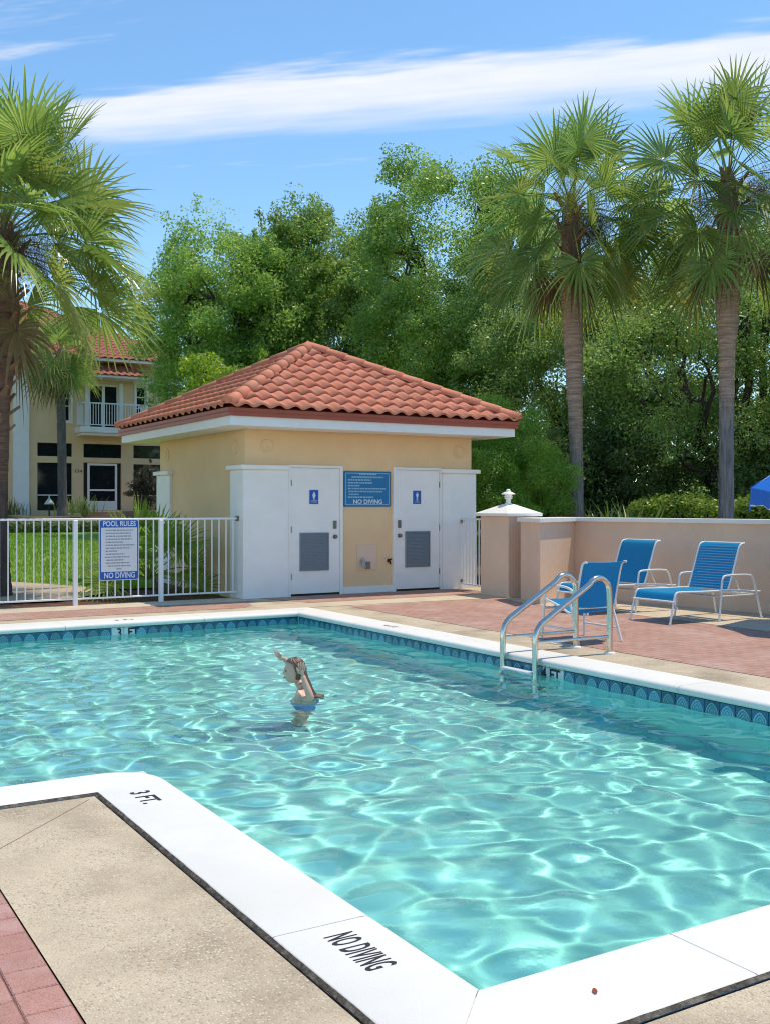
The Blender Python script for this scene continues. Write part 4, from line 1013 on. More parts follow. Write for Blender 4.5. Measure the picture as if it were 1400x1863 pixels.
def palm(name, label, loc, zt, heart_z, radii, top, low, zb, nf, Lp, R, seed, lean=(0,0), group=None, boots=(0,0), nseg=32, el_lo=-.85, cat='palm tree', dead=4):
    rnd = random.Random(seed); t = thing(name, label, cat, loc, group); b = Vector(loc); nz = 60; path = []; rr = []
    zs = [r[0] for r in radii]; rs = [r[1] for r in radii]
    for i in range(nz+1):
        s = i/nz; z = zt*s; path.append((b.x+lean[0]*s*s, b.y+lean[1]*s*s, b.z+z)); rr.append(float(np.interp(z, zs, rs))*(1+rnd.uniform(-.025, .025)))
    MB().tube(path, rr, 18).build('trunk', trunk_mat('palm_bark_'+str(seed), top, low, b.z+zb), t)
    H = Vector((b.x+lean[0], b.y+lean[1], b.z+heart_z))
    MB().tube([(H.x,H.y,b.z+zt-.1), (H.x,H.y,H.z-.1), H+Vector((0,0,.25))], [rs[-1]*.95, rs[-1]*.8, .04], 12).build('crown_heart', M_boot, t)
    # cut leaf bases (boots)
    nb = int(boots[0])
    for i in range(nb):
        s = i/max(nb-1, 1); z = b.z+boots[1]+(heart_z-.05-boots[1])*s; a = i*2.39996+rnd.uniform(-.2, .2); e = .55+.5*rnd.random(); L = rnd.uniform(.22, .42)*(1 if boots[1] > zt-1.5 else .75)
        u = Vector((math.cos(a),math.sin(a),0)); rad = float(np.interp(z-b.z, zs, rs))*.92; c = Vector((b.x+lean[0]*((z-b.z)/zt)**2, b.y+lean[1]*((z-b.z)/zt)**2, z))
        d = (u*math.cos(e)+Vector((0,0,1))*math.sin(e)).normalized(); sd = Vector((-u.y,u.x,0)); nn = sd.cross(d); o = c+u*rad*.85
        v = []
        for q, w in ((0,.075),(.5,.05),(1,.028)):
            p = o+d*L*q; v += [p-sd*w-nn*.012, p+sd*w-nn*.012, p+sd*w*.6+nn*.022, p-sd*w*.6+nn*.022]
        f = [(q*4+k, q*4+(k+1)%4, q*4+4+(k+1)%4, q*4+4+k) for q in range(2) for k in range(4)]+[(8,9,10,11)]
        MB().add(v, f).build('boot', M_boot, t)
    for i in range(nf):
        s = (i+.5)/nf; el = 1.45-(1.45-el_lo)*s**.85+rnd.uniform(-.10, .10); az = i*2.39996+rnd.uniform(-.25, .25)
        h = H+Vector((math.cos(az)*.07, math.sin(az)*.07, .20-.55*s))
        frond(t, h, az, el, Lp*rnd.uniform(.8, 1.15)*(1 if s > .15 else .8), R*rnd.uniform(.85, 1.1), rnd, droop=.07+.20*s*rnd.uniform(.6,1.5), nseg=nseg, tipy=.15+.55*s**2)
    for i in range(dead):                               # withered fronds hanging against the trunk
        frond(t, H-Vector((0,0,.45)), i*2.4+seed, -1.0-.25*rnd.random(), Lp*.75, R*.7, rnd, droop=.5, nseg=20, mat_=M_dead, tipy=0)
    return t, H
M_dead = leaf_mat('withered_frond', (.16,.105,.055), (.27,.19,.10), .8, .2, 2, tip=(.30,.22,.13))
BR, GY = (.50,.345,.255), (.27,.25,.24)
tR, HR = palm('palm_tree', 'tall cabbage palm rising behind the low wall, right of the other wall palm', (15.9, 13.77, -.05), 6.3, 7.7, [(0,.16),(.6,.145),(3.5,.14),(4.5,.155),(4.9,.205),(6.3,.235)], BR, GY, 3.4, 48, 1.42, 1.10, 3, (.0,-.05), 'cabbage palms behind the low wall', (26, 6.0))
tM, HM = palm('palm_tree', 'slightly shorter cabbage palm rising behind the wall beside the gate pillar', (14.40, 16.3, -.05), 6.05, 7.6, [(0,.145),(.6,.135),(3.0,.135),(3.9,.165),(4.9,.20),(6.2,.235)], BR, GY, 2.6, 43, 1.30, 1.08, 8, (-.15,.02), 'cabbage palms behind the low wall', (26, 5.75))
tL, HL = palm('palm_tree', 'cabbage palm with shaggy booted trunk behind the fence at the left edge', (3.22, 17.3, 0), 4.6, 5.75, [(0,.29),(.5,.24),(1.2,.20),(3.2,.19),(3.6,.25),(4.6,.28)], (.22,.13,.095), (.105,.085,.075), 1.6, 66, 1.55, 1.20, 15, (.12,-.05), None, (60, 2.6), nseg=36, el_lo=-.2)
tS, HS = palm('palm_tree', 'small cabbage palm with a slender trunk standing before the house front', (11.0, 44.4, 1.02), 5.75, 6.75, [(0,.24),(.4,.19),(5,.18),(5.8,.24)], (.19,.16,.14), (.17,.15,.135), 4.0, 34, .85, 1.12, 21, (-.1,0), None, (12, 5.6), nseg=26)
for t, H, sd in ((tR,HR,1),(tM,HM,2),(tL,HL,5)):
    r = random.Random(sd)
    for k in range(4):
        a = r.uniform(0, 6.28); tuft(t, 'dry_flower_stalk', H+Vector((math.cos(a)*.62, math.sin(a)*.62, -.35)), (.16,.16,.24), 900, .16, .0035, M_dry, sd*10+k)
tuft(tM, 'flower_spray', HM+Vector((-.42,-.42,.05)), (.16,.16,.20), 900, .16, .004, leaf_mat('fresh_bloom', (.30,.33,.05), (.42,.42,.09), .6, .3), 77, .2)
def palmetto():
    t = thing('palmetto', 'young fan palm bush growing behind the fence beside the bathhouse', 'palm bush', (5.55, 16.55, 0)); r = random.Random(4); H = Vector((5.45,16.45,.25))
    mg = leaf_mat('fan_green', (.15,.27,.04), (.32,.46,.09), .35, .45, 2.0, tip=(.40,.33,.10), obj_var=.08)
    for i in range(19):
        s = i/18; el = 1.40-1.25*s+r.uniform(-.1,.1); az = i*2.39996+.4
        frond(t, H, az, el, r.uniform(.68,.98), r.uniform(.58,.72), r, droop=.08+.15*s, nseg=28, mat_=mg, tipy=.1 if s < .75 else .6)
palmetto()

# ------------------------------------------------------------------ broadleaf trees and shrubs
def leaf_cloud(cent, rad, n, size, r, up=.35, flat=.75, aspect=.5, shell=.40):
    """n leaf quads spread through each clump; denser towards the clump's outside"""
    K = len(cent); N = K*n; c = np.repeat(np.asarray(cent), n, 0); R = np.repeat(np.asarray(rad), n)[:,None]
    d = r.normal(0, 1, (N,3)); d /= np.linalg.norm(d, axis=1, keepdims=True); s = r.uniform(0, 1, (N,1))**shell
    A = np.repeat(r.uniform(.55, 1.5, (K,3)), n, 0); p = c+d*s*R*np.array([1,1,flat])*A; nrm = d*.7+r.normal(0, .75, (N,3)); nrm[:,2] += up; nrm /= np.linalg.norm(nrm, axis=1, keepdims=True)
    a = np.cross(nrm, r.normal(0, 1, (N,3))); a /= np.linalg.norm(a, axis=1, keepdims=True); b = np.cross(nrm, a); L = size*r.uniform(.6, 1.3, (N,1)); w = L*aspect
    return np.stack([p-a*L*.5, p+b*w*.5-a*L*.05, p+a*L*.5, p-b*w*.5-a*L*.05], 1)
M_oak = leaf_mat('oak_leaf', (.13,.235,.045), (.38,.52,.135), .38, .48, .55, obj_var=.10, spec=.6)
M_oak2 = leaf_mat('laurel_leaf', (.135,.245,.06), (.40,.52,.17), .34, .48, .7, obj_var=.08, spec=.7)
M_bright = leaf_mat('hedge_leaf', (.17,.28,.03), (.38,.48,.07), .4, .45, 2.5, obj_var=.05)
M_fine = leaf_mat('yew_leaf', (.17,.33,.055), (.33,.50,.09), .5, .5, 1.2, obj_var=.05)
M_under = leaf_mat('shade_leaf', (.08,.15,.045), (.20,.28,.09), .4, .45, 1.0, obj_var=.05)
M_bark = pm('oak_bark', (.085,.07,.058), .95, .35, 10, .8, 25, bdist=.04)
def limb_path(a, b, r, k=7, wig=.25):
    a, b = Vector(a), Vector(b); L = (b-a).length; P = []
    for i in range(k+1):
        s = i/k; p = a.lerp(b, s); p.z += .16*L*math.sin(PI*s)*.6
        if 0 < i < k: p += Vector((r.uniform(-1,1), r.uniform(-1,1), r.uniform(-1,1)))*wig*L*.16
        P.append(p)
    return P
def tree(name, label, base, cen, rad, ncl, nl, size, seed, m, rcl=(.45,.95), group=None, tr=.22, fork=.38, lobes=6, inner=.25, aspect=.5, cat='tree', flat=.75, cull=0.0):
    r = np.random.default_rng(seed); rr = random.Random(seed); t = thing(name, label, cat, base, group); C = np.array(cen); Rd = np.array(rad)
    L = r.normal(0, 1, (lobes,3)); L[:,2] = np.abs(L[:,2])*.6; L /= np.linalg.norm(L, axis=1, keepdims=True)
    d = r.normal(0, 1, (ncl,3)); d /= np.linalg.norm(d, axis=1, keepdims=True)
    bump = .92+.13*np.max(np.clip((d@L.T-.55)/.45, 0, 1), axis=1); s = np.where(r.uniform(0,1,ncl) < inner, r.uniform(.3,.75,ncl), r.uniform(.80,1.03,ncl))
    cent = C+d*Rd*(bump*s)[:,None]; cr = r.uniform(*rcl, ncl)
    keep = cent[:,2] > base[2]+.6
    cent, cr = cent[keep], cr[keep]
    P = leaf_cloud(cent, cr, nl, size, r, aspect=aspect, flat=flat)
    # finer sprays poking out of the outline
    k = len(cent)//2; idx = r.choice(len(cent), k, replace=False); dd = (cent[idx]-C)/Rd; dd /= np.linalg.norm(dd, axis=1, keepdims=True)
    P2 = leaf_cloud(cent[idx]+dd*cr[idx][:,None]*.95+r.normal(0,.15,(k,3)), cr[idx]*.38, max(nl//7, 12), size, r, aspect=aspect, flat=1.0)
    quads('crown', np.concatenate([P, P2]), m, t)
    b = Vector(base); fk = Vector((base[0]+(cen[0]-base[0])*.45+rr.uniform(-.2,.2), base[1]+(cen[1]-base[1])*.45, base[2]+(cen[2]-base[2])*fork))
    MB().tube(limb_path(b-Vector((0,0,.1)), fk, rr, 6, .2), [tr*1.35,tr*1.1,tr,tr*.97,tr*.95,tr*.92,tr*.9], 12).build('trunk', M_bark, t)
    order = np.argsort(-((cent-C)/Rd*np.array([1,1,.6])).sum(1)*0+r.uniform(0,1,len(cent)))[:9]
    for i in order:
        e = Vector(cent[i]); p = limb_path(fk-Vector((0,0,.1)), e, rr, 8, .5); n = len(p)
        mb = MB().tube(p, [tr*.62*(1-.86*q/(n-1)) for q in range(n)], 8)
        lm = mb.build('limb', M_bark, t)
        near = np.argsort(((cent-np.array(e))**2).sum(1))[1:5]
        for j in near:
            q = rr.randint(3, n-2); tp = limb_path(p[q], Vector(cent[j]), rr, 5, .5); MB().tube(tp, [tr*.26*(1-.8*z/5) for z in range(6)], 6).build('branch', M_bark, lm)
    return t
G = 'live oaks behind the bathhouse'
tree('oak_tree', 'broad live oak overhanging the house roof left of the bathhouse', (14.3,36.5,.6), (14.5,34.0,7.6), (3.3,3.2,3.7), 250, 520, .115, 31, M_oak, group=G, tr=.25)
tree('oak_tree', 'round topped live oak directly above the bathhouse roof', (18.0,34.8,.5), (17.6,33.6,8.1), (3.5,3.0,4.1), 250, 520, .115, 32, M_oak, group=G, tr=.25)
tree('oak_tree', 'tallest live oak with open upper branches left of the wall palms', (19.4,27.6,.3), (18.9,27.2,8.0), (3.4,3.2,4.5), 230, 520, .110, 33, M_oak, group=G, tr=.26, inner=.15)
tree('oak_tree', 'dark glossy live oak behind the shorter wall palm', (21.3,24.0,.2), (20.4,23.0,5.3), (3.5,3.4,3.5), 240, 560, .095, 34, M_oak2, group=G, tr=.25)
tree('oak_tree', 'dark glossy live oak with a leaning trunk behind the right hand palm', (20.2,17.6,.0), (21.4,18.0,4.9), (3.8,3.7,3.4), 250, 560, .09, 35, M_oak2, group=G, tr=.22, fork=.30)
tree('oak_tree', 'live oak at the far right edge beyond the hedge', (22.6,12.4,.0), (22.6,12.6,5.4), (3.3,3.2,3.0), 110, 600, .12, 36, M_oak2, group=G, tr=.22)
tree('oak_tree', 'pale green live oak behind the left palm and house', (6.5,62,1.0), (6.0,60,7.5), (4.5,4,4.2), 90, 420, .24, 37, M_oak, group=G, tr=.28)
tree('small_tree', 'light green small tree peeking over the left slope of the bathhouse roof', (10.4,25.0,.25), (10.25,25.3,3.9), (.95,.95,1.65), 40, 420, .10, 41, M_bright, (.28,.5), tr=.09)
tree('shrub', 'feathery dark green shrub behind the gate pillar', (12.7,16.6,0), (12.75,16.7,1.95), (1.25,1.25,1.65), 75, 900, .085, 42, M_fine, (.25,.5), tr=.06, aspect=.22, inner=.35, cat='shrub', fork=.3)
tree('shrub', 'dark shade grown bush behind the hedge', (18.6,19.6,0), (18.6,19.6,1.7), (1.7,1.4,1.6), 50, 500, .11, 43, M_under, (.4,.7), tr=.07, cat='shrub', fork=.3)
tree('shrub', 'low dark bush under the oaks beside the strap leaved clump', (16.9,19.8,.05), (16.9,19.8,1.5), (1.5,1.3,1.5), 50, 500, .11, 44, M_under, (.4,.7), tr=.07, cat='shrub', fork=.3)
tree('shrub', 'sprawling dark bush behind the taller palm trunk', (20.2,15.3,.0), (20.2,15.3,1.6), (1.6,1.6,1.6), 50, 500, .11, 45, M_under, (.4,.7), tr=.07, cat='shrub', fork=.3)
tree('shrub', 'purplish dark shrub against the right ground floor window of the house', (14.9,45.6,1.05), (15.0,45.6,2.25), (.85,.6,.95), 26, 260, .14, 46, leaf_mat('burgundy_leaf', (.05,.035,.025), (.07,.085,.05), .4, .2), (.25,.45), tr=.04, aspect=.25, cat='shrub', fork=.3)
def hedge(label, poly, z0, z1, n, size, m, seed, name='hedge', wob=.08):
    """clipped hedge along a line of (x,y,half width)"""
    r = np.random.default_rng(seed); t = thing(name, label, 'hedge', (poly[0][0], poly[0][1], z0)); P = np.array([p[:2] for p in poly]); Lk = np.r_[0, np.cumsum(np.linalg.norm(np.diff(P, axis=0), axis=1))]
    s = r.uniform(0, Lk[-1], n); x = np.interp(s, Lk, P[:,0]); y = np.interp(s, Lk, P[:,1]); tx = np.gradient(P[:,0])[0]; ty = np.gradient(P[:,1])[0]; q = math.hypot(tx, ty); nx, ny = -ty/q, tx/q; hw = poly[0][2]
    a = r.uniform(-1, 1, n); h = r.uniform(0, 1, n)**.7; top = r.uniform(0,1,n) < .5; h = np.where(top, 1, h); a = np.where(top, a, np.sign(a))
    zz = z0+(z1-z0)*h*(1+wob*np.sin(s*3.1+seed)*.6+r.normal(0,.035,n))-.10*(np.abs(a)**4)*h; hw_ = hw*(1+wob*np.sin(s*4.3))*(1+r.normal(0,.05,n))
    c = np.stack([x+nx*a*hw_, y+ny*a*hw_, zz], -1); c += r.normal(0, .03, c.shape)
    nr = np.stack([nx*a, ny*a, np.where(top, 1, .35)], -1)+r.normal(0,.55,(n,3)); nr /= np.linalg.norm(nr, axis=1, keepdims=True); u = np.cross(nr, r.normal(0,1,(n,3))); u /= np.linalg.norm(u, axis=1, keepdims=True); w = np.cross(nr, u); L = size*r.uniform(.6,1.3,(n,1))
    quads('foliage', np.stack([c-u*L*.5, c+w*L*.25, c+u*L*.5, c-w*L*.25], 1), m, t)
    MB().tube([(p[0],p[1],z0+.05) for p in poly], .05, 6).build('stem', M_bark, t); MB().tube([(p[0],p[1],(z0+z1)/2) for p in poly], (z1-z0)*.33, 8).build('woody_core', M_under if False else M_bark, t)
    return t
hedge('clipped yellow green hedge behind the low wall at right', [(16.75,17.0,.6),(17.6,15.4,.6),(18.6,12.6,.6),(19.3,10.4,.6)], 0, 1.50, 30000, .10, M_bright, 5)
hedge('low clipped hedge along the far edge of the lawn before the house', [(2,39.3,.5),(8,38.9,.5),(13,38.7,.5),(18,38.6,.5)], .48, .86, 22000, .11, leaf_mat('lawn_hedge', (.09,.15,.03), (.19,.24,.07), .5, .3, 2), 6)
def strap_plant(label, x, y, z, n, L, m, seed, spread=.3):
    r = random.Random(seed); t = thing('strap_plant', label, 'plant', (x,y,z))
    mb = MB()
    for i in range(n):
        a = r.uniform(0, 6.28); o = Vector((x+r.gauss(0,spread), y+r.gauss(0,spread), z)); l = L*r.uniform(.6,1.15); out = r.uniform(.15,.6); w = .018*L/.7; u = Vector((math.cos(a),math.sin(a),0)); s = Vector((-u.y,u.x,0)); v = []
        for q in range(5):
            k = q/4; p = o+u*(out*l*k*k)+Vector((0,0,l*(k-.35*out*k*k))); ww = w*(1-k**2*.95); v += [p-s*ww, p+s*ww]
        mb.add(v, [(2*q,2*q+1,2*q+3,2*q+2) for q in range(4)])
    mb.build('strap_leaves', m, t, kind='stuff'); return t
M_strapleaf = leaf_mat('strap_leaf', (.12,.20,.05), (.22,.30,.10), .35, .3, 2)
strap_plant('clump of strap leaved lilies beyond the wall beside the shorter palm', 15.6, 16.6, 0, 160, 1.6, M_strapleaf, 3, .42)
strap_plant('grassy plant at the foot of the small palm before the house', 11.9, 45.4, 1.05, 120, .9, M_strapleaf, 4, .35)
strap_plant('grassy clump at the base of the white house pilaster', 9.3, 46.6, 1.05, 80, .8, leaf_mat('dull_strap', (.06,.09,.03), (.12,.15,.06), .5, .3), 5, .35)
def treeline():
    r = np.random.default_rng(9); P = []
    for i in range(150):
        D = r.uniform(42, 60); u = r.uniform(-150, 2100); l = (u-700)/1902*D; p = FW*D+RT*l
        if u < 480: D = r.uniform(70, 85); l = (u-700)/1902*D; p = FW*D+RT*l
        P.append((p.x, p.y, r.uniform(.5, 5.5)))
    P = np.array(P); quads('treeline', leaf_cloud(P, r.uniform(1.5, 2.6, len(P)), 240, .42, r), M_oak2, kind='stuff')
treeline()

# ------------------------------------------------------------------ house across the lawn
def house():
    t = thing('house', 'two storey tan house with balcony, white pilasters and red tiled roof beyond the lawn', 'house', (12, 47.8, 1.05))
    Y = 47.8; zb = .95
    holes = [(10.745,12.268,1.23,3.37),(10.745,12.268,3.66,4.26),(12.788,14.536,1.24,3.41),(12.788,14.536,3.64,4.27),(15.107,16.60,1.23,3.38),(15.107,16.60,3.66,4.26),(11.66,12.20,5.25,6.66),(13.0,14.42,4.99,7.03),(15.23,15.72,5.6,7.02),(7.2,9.34,1.23,3.31),(7.2,9.34,3.66,4.26)]
    wm = MB(); wall_holes(wm, 2.0, 17.45, zb, 8.05, Y, holes, .22)
    wm.add([(17.45,Y,zb),(17.45,60,zb),(17.45,60,8.05),(17.45,Y,8.05)], [(0,1,2,3)]).add([(2,Y,zb),(2,60,zb),(2,60,8.05),(2,Y,8.05)], [(3,2,1,0)]).build('wall', M_tan3, t)
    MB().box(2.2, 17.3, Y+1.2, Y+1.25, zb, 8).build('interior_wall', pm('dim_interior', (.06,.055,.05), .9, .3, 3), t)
    MB().bbox(9.69, 10.366, Y-.16, Y-.003, zb, 7.38, .01).build('pilaster', M_white, t); MB().bbox(9.64, 10.42, Y-.21, Y-.0025, 7.38, 7.46, .01).build('pilaster_cap', M_white, t)
    MB().bbox(16.73, 17.50, Y-.16, Y-.003, zb, 7.38, .01).build('pilaster', M_white, t); MB().bbox(16.68, 17.55, Y-.21, Y-.0025, 7.38, 7.46, .01).build('pilaster_cap', M_white, t)
    def window(a, b, c, d, frame_w, bars, m=M_white, sill=False):
        e = Y+.10; f = MB(); w = frame_w
        if w: f.box(a, b, e-.03, e+.02, c, c+w).box(a, b, e-.03, e+.02, d-w, d).box(a, a+w, e-.03, e+.02, c+w, d-w).box(b-w, b, e-.03, e+.02, c+w, d-w)
        for z in bars: f.box(a+w, b-w, e-.025, e+.018, z-.022, z+.022)
        if not w and not bars: f.box(a, b, e-.01, e+.02, c, c+.02)
        o = f.build('window', m, t); MB().box(a+w*.5, b-w*.5, e+.003, e+.012, c+w*.5, d-w*.5).build('pane', M_dark, o)
        return o
    dkf = pm('dark_window_frame', (.02,.018,.016), .5, .1, 5)
    for i in (0, 4, 9): window(*holes[i], .0, [holes[i][2]+.69], M_white)
    for i in (1, 3, 5, 10): window(*holes[i], .03, [], dkf)
    window(*holes[6], .06, [5.95, 6.3]); window(*holes[8], .06, [6.0, 6.52])
    # white casing round the upper windows
    for a, b, c, d in (holes[6], holes[8]):
        g = MB(); k = .09; g.box(a-k, a-.002, Y-.05, Y-.002, c-k, d+k).box(b+.002, b+k, Y-.05, Y-.002, c-k, d+k).box(a-.002, b+.002, Y-.05, Y-.002, c-k, c-.002).box(a-.002, b+.002, Y-.05, Y-.002, d+.002, d+k).build('window_casing', M_white, t)
    MB().bbox(15.08, 15.98, Y-.14, Y-.052, 7.12, 7.38, .01).build('window_header', M_white, t)
    # front door: white storm door between dark side strips
    a, b, c, d = holes[2]; MB().box(a, b, Y+.13, Y+.15, c, d).build('door_recess', dkf, t)
    df = MB(); x0, x1 = 12.98, 14.35; df.box(x0, x0+.10, Y+.05, Y+.10, c, d-.02).box(x1-.10, x1, Y+.05, Y+.10, c, d-.02).box(x0+.1, x1-.1, Y+.05, Y+.10, d-.12, d-.02).box(x0+.1, x1-.1, Y+.05, Y+.10, 2.12, 2.20).box(x0+.1, x1-.1, Y+.052, Y+.098, c, 1.66)
    dr = df.build('door', M_white, t); MB().box(x0+.1, x1-.1, Y+.07, Y+.08, 1.66, d-.12).build('pane', M_dark, dr); MB().tube([(x0+.16,Y+.05,2.0),(x0+.16,Y-.01,2.0),(x0+.24,Y-.01,2.0)], .015, 6).build('handle', M_hw, dr)
    text_mesh('134', .20, FRONT(12.55, Y-.004, 3.01), M_hw, 'house_number', t, .004, width=.33, bold=.003)
    # balcony
    a, b, c, d = holes[7]; bd = MB()
    bd.box(a, a+.10, Y+.04, Y+.09, c, d).box(b-.10, b, Y+.04, Y+.09, c, d).box((a+b)/2-.07, (a+b)/2+.07, Y+.04, Y+.09, c, d-.10).box(a+.1, b-.1, Y+.0405, Y+.0895, d-.10, d)
    bo = bd.build('balcony_door', M_white, t); MB().box(a+.08, b-.08, Y+.06, Y+.07, c, d-.08).build('pane', M_dark, bo)
    MB().bbox(12.85, 13.0, Y-.08, Y-.003, 4.99, 7.1, .008).bbox(14.42, 14.60, Y-.08, Y-.003, 4.99, 7.1, .008).build('balcony_casing', M_white, t)
    yb = 46.75; bl = MB().bbox(12.38, 15.45, yb, Y-.004, 4.72, 4.98, .012).bbox(12.48, 15.35, yb+.1, Y-.005, 4.60, 4.718, .01).build('balcony', M_white, t)
    rl = MB()
    rl.box(12.44, 15.42, yb+.04, yb+.09, 6.02, 6.08).box(12.44, 15.42, yb+.04, yb+.09, 5.06, 5.10)
    for x in (12.44, 15.37): rl.box(x, x+.05, yb+.09, Y-.01, 6.02, 6.08).box(x, x+.05, yb+.09, Y-.01, 5.06, 5.10)
    rl.build('railing', M_fence, bl)
    bm_ = mesh_of(MB().box(-.014,.014,-.014,.014,5.10,6.02), 'baluster', M_fence)
    for k in range(25): inst('baluster', bm_, (12.47+.1217*k, yb+.065, 0), bl)
    for k in range(1, 7):
        for x in (12.465, 15.395): inst('baluster', bm_, (x, yb+.065+.14*k, 0), bl)
    # balcony canopy roof
    def hip_roof(x0, x1, y0, y1, z0, zr, k, w, e, name, parent, ridge=None):
        """corrugated tile courses over hip slopes: front and both ends"""
        cx0, cx1 = x0+k, x1-k; cy = y0+k
        def face(o, ux, uy, L, Sl, kk):
            un = ux.cross(uy); mb = MB(); rows = max(1, round(Sl/e)); n = max(2, round(L/w)); seg = 6
            for j in range(rows):
                v = []
                for s, lift in ((j*Sl/rows, .03), ((j+1)*Sl/rows, 0.0)):
                    for i in range(n*seg+1):
                        x = L*i/(n*seg); x = min(max(x, s/Sl*kk), L-s/Sl*kk); v.append(o+ux*x+uy*s+un*(.03*(1+math.cos(2*PI*i/seg))+lift))
                m_ = n*seg+1; mb.add(v, [(i,i+1,m_+i+1,m_+i) for i in range(m_-1)], True)
                base = v[:m_]; mb.add(base+[p-un*.05 for p in base], [(m_+i, m_+i+1, i+1, i) for i in range(m_-1)])
            return mb
        dz = zr-z0; Sl = math.hypot(k, dz); tot = MB()
        for o, ux, inn, L in ((Vector((x0,y0,z0)), Vector((1,0,0)), Vector((0,1,0)), x1-x0), (Vector((x0,y1,z0)), Vector((0,-1,0)), Vector((1,0,0)), y1-y0), (Vector((x1,y0,z0)), Vector((0,1,0)), Vector((-1,0,0)), y1-y0), (Vector((x1,y1,z0)), Vector((-1,0,0)), Vector((0,-1,0)), x1-x0)):
            uy = (inn*k+Vector((0,0,dz))).normalized(); mb = face(o, ux, uy, L, Sl, min(k, L/2)); tot.add(mb.v, mb.f, False)
        o = tot.build(name, M_tile_h, parent, kind='stuff')
        v = [(x0,y0,z0),(x1,y0,z0),(x1,y1,z0),(x0,y1,z0),(x0+k,y0+k,zr),(x1-k,y0+k,zr),(x1-k,y1-k,zr),(x0+k,y1-k,zr)]
        return o
    rf = MB().box(1.0, 18.27, 46.9, 61, 7.98, 8.10).build('eave_fascia', M_white, t)
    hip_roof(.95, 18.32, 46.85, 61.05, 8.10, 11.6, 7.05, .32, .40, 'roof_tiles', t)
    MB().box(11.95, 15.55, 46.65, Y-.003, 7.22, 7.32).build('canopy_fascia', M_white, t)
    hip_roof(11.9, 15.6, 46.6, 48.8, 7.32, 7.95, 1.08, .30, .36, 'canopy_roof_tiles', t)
    # brick step and white garden wall strip at the door
    MB().bbox(12.4, 16.2, 45.9, Y-.003, .9, 1.20, .01).build('front_step', M_brick, t)
    MB().bbox(10.9, 11.9, 44.9, 45.1, .95, 1.12, .01).build('planter_edge', M_cream, t)
house()
def path_light():
    t = thing('path_light', 'small path light with pale pointed hood before the house', 'lamp', (10.6,45.0,1.05))
    x, y = 10.6, 45.0; MB().tube([(x,y,1.0),(x,y,1.52)], .03, 8).build('stake', M_black, t); MB().lathe([(.21,1.50),(.20,1.53),(.07,1.72),(.03,1.76),(.035,1.80),(.01,1.88),(0,1.885)], (x,y,0), 14).build('hood', pm('verdigris', (.36,.45,.43), .5, .2, 10), t)
path_light()
def pavilion():
    t = thing('garden_kiosk', 'little kiosk roof showing red tile and white fascia behind the palm trunk', 'kiosk', (23.7,20.6,0))
    c = Vector((23.95,20.42,0)); u = RT; w = FW; M = frame(c, u, w, Vector((0,0,1)))
    MB().obox(M, -.62, .62, -.6, .6, 2.06, 2.20).build('fascia', M_white, t)
    P = [(-.68,-.66,2.2),(.68,-.66,2.2),(.68,.66,2.2),(-.68,.66,2.2),(0,0,3.0)]; rb = MB(); rb.add([M @ Vector(p) for p in P], [(0,1,4),(1,2,4),(2,3,4),(3,0,4)]).build('roof', M_tile, t)
    for a, b in ((-.5,-.5),(.5,-.5),(.5,.5),(-.5,.5)): MB().obox(M, a-.05, a+.05, b-.05, b+.05, -.1, 2.06).build('post', M_white, t)
pavilion()

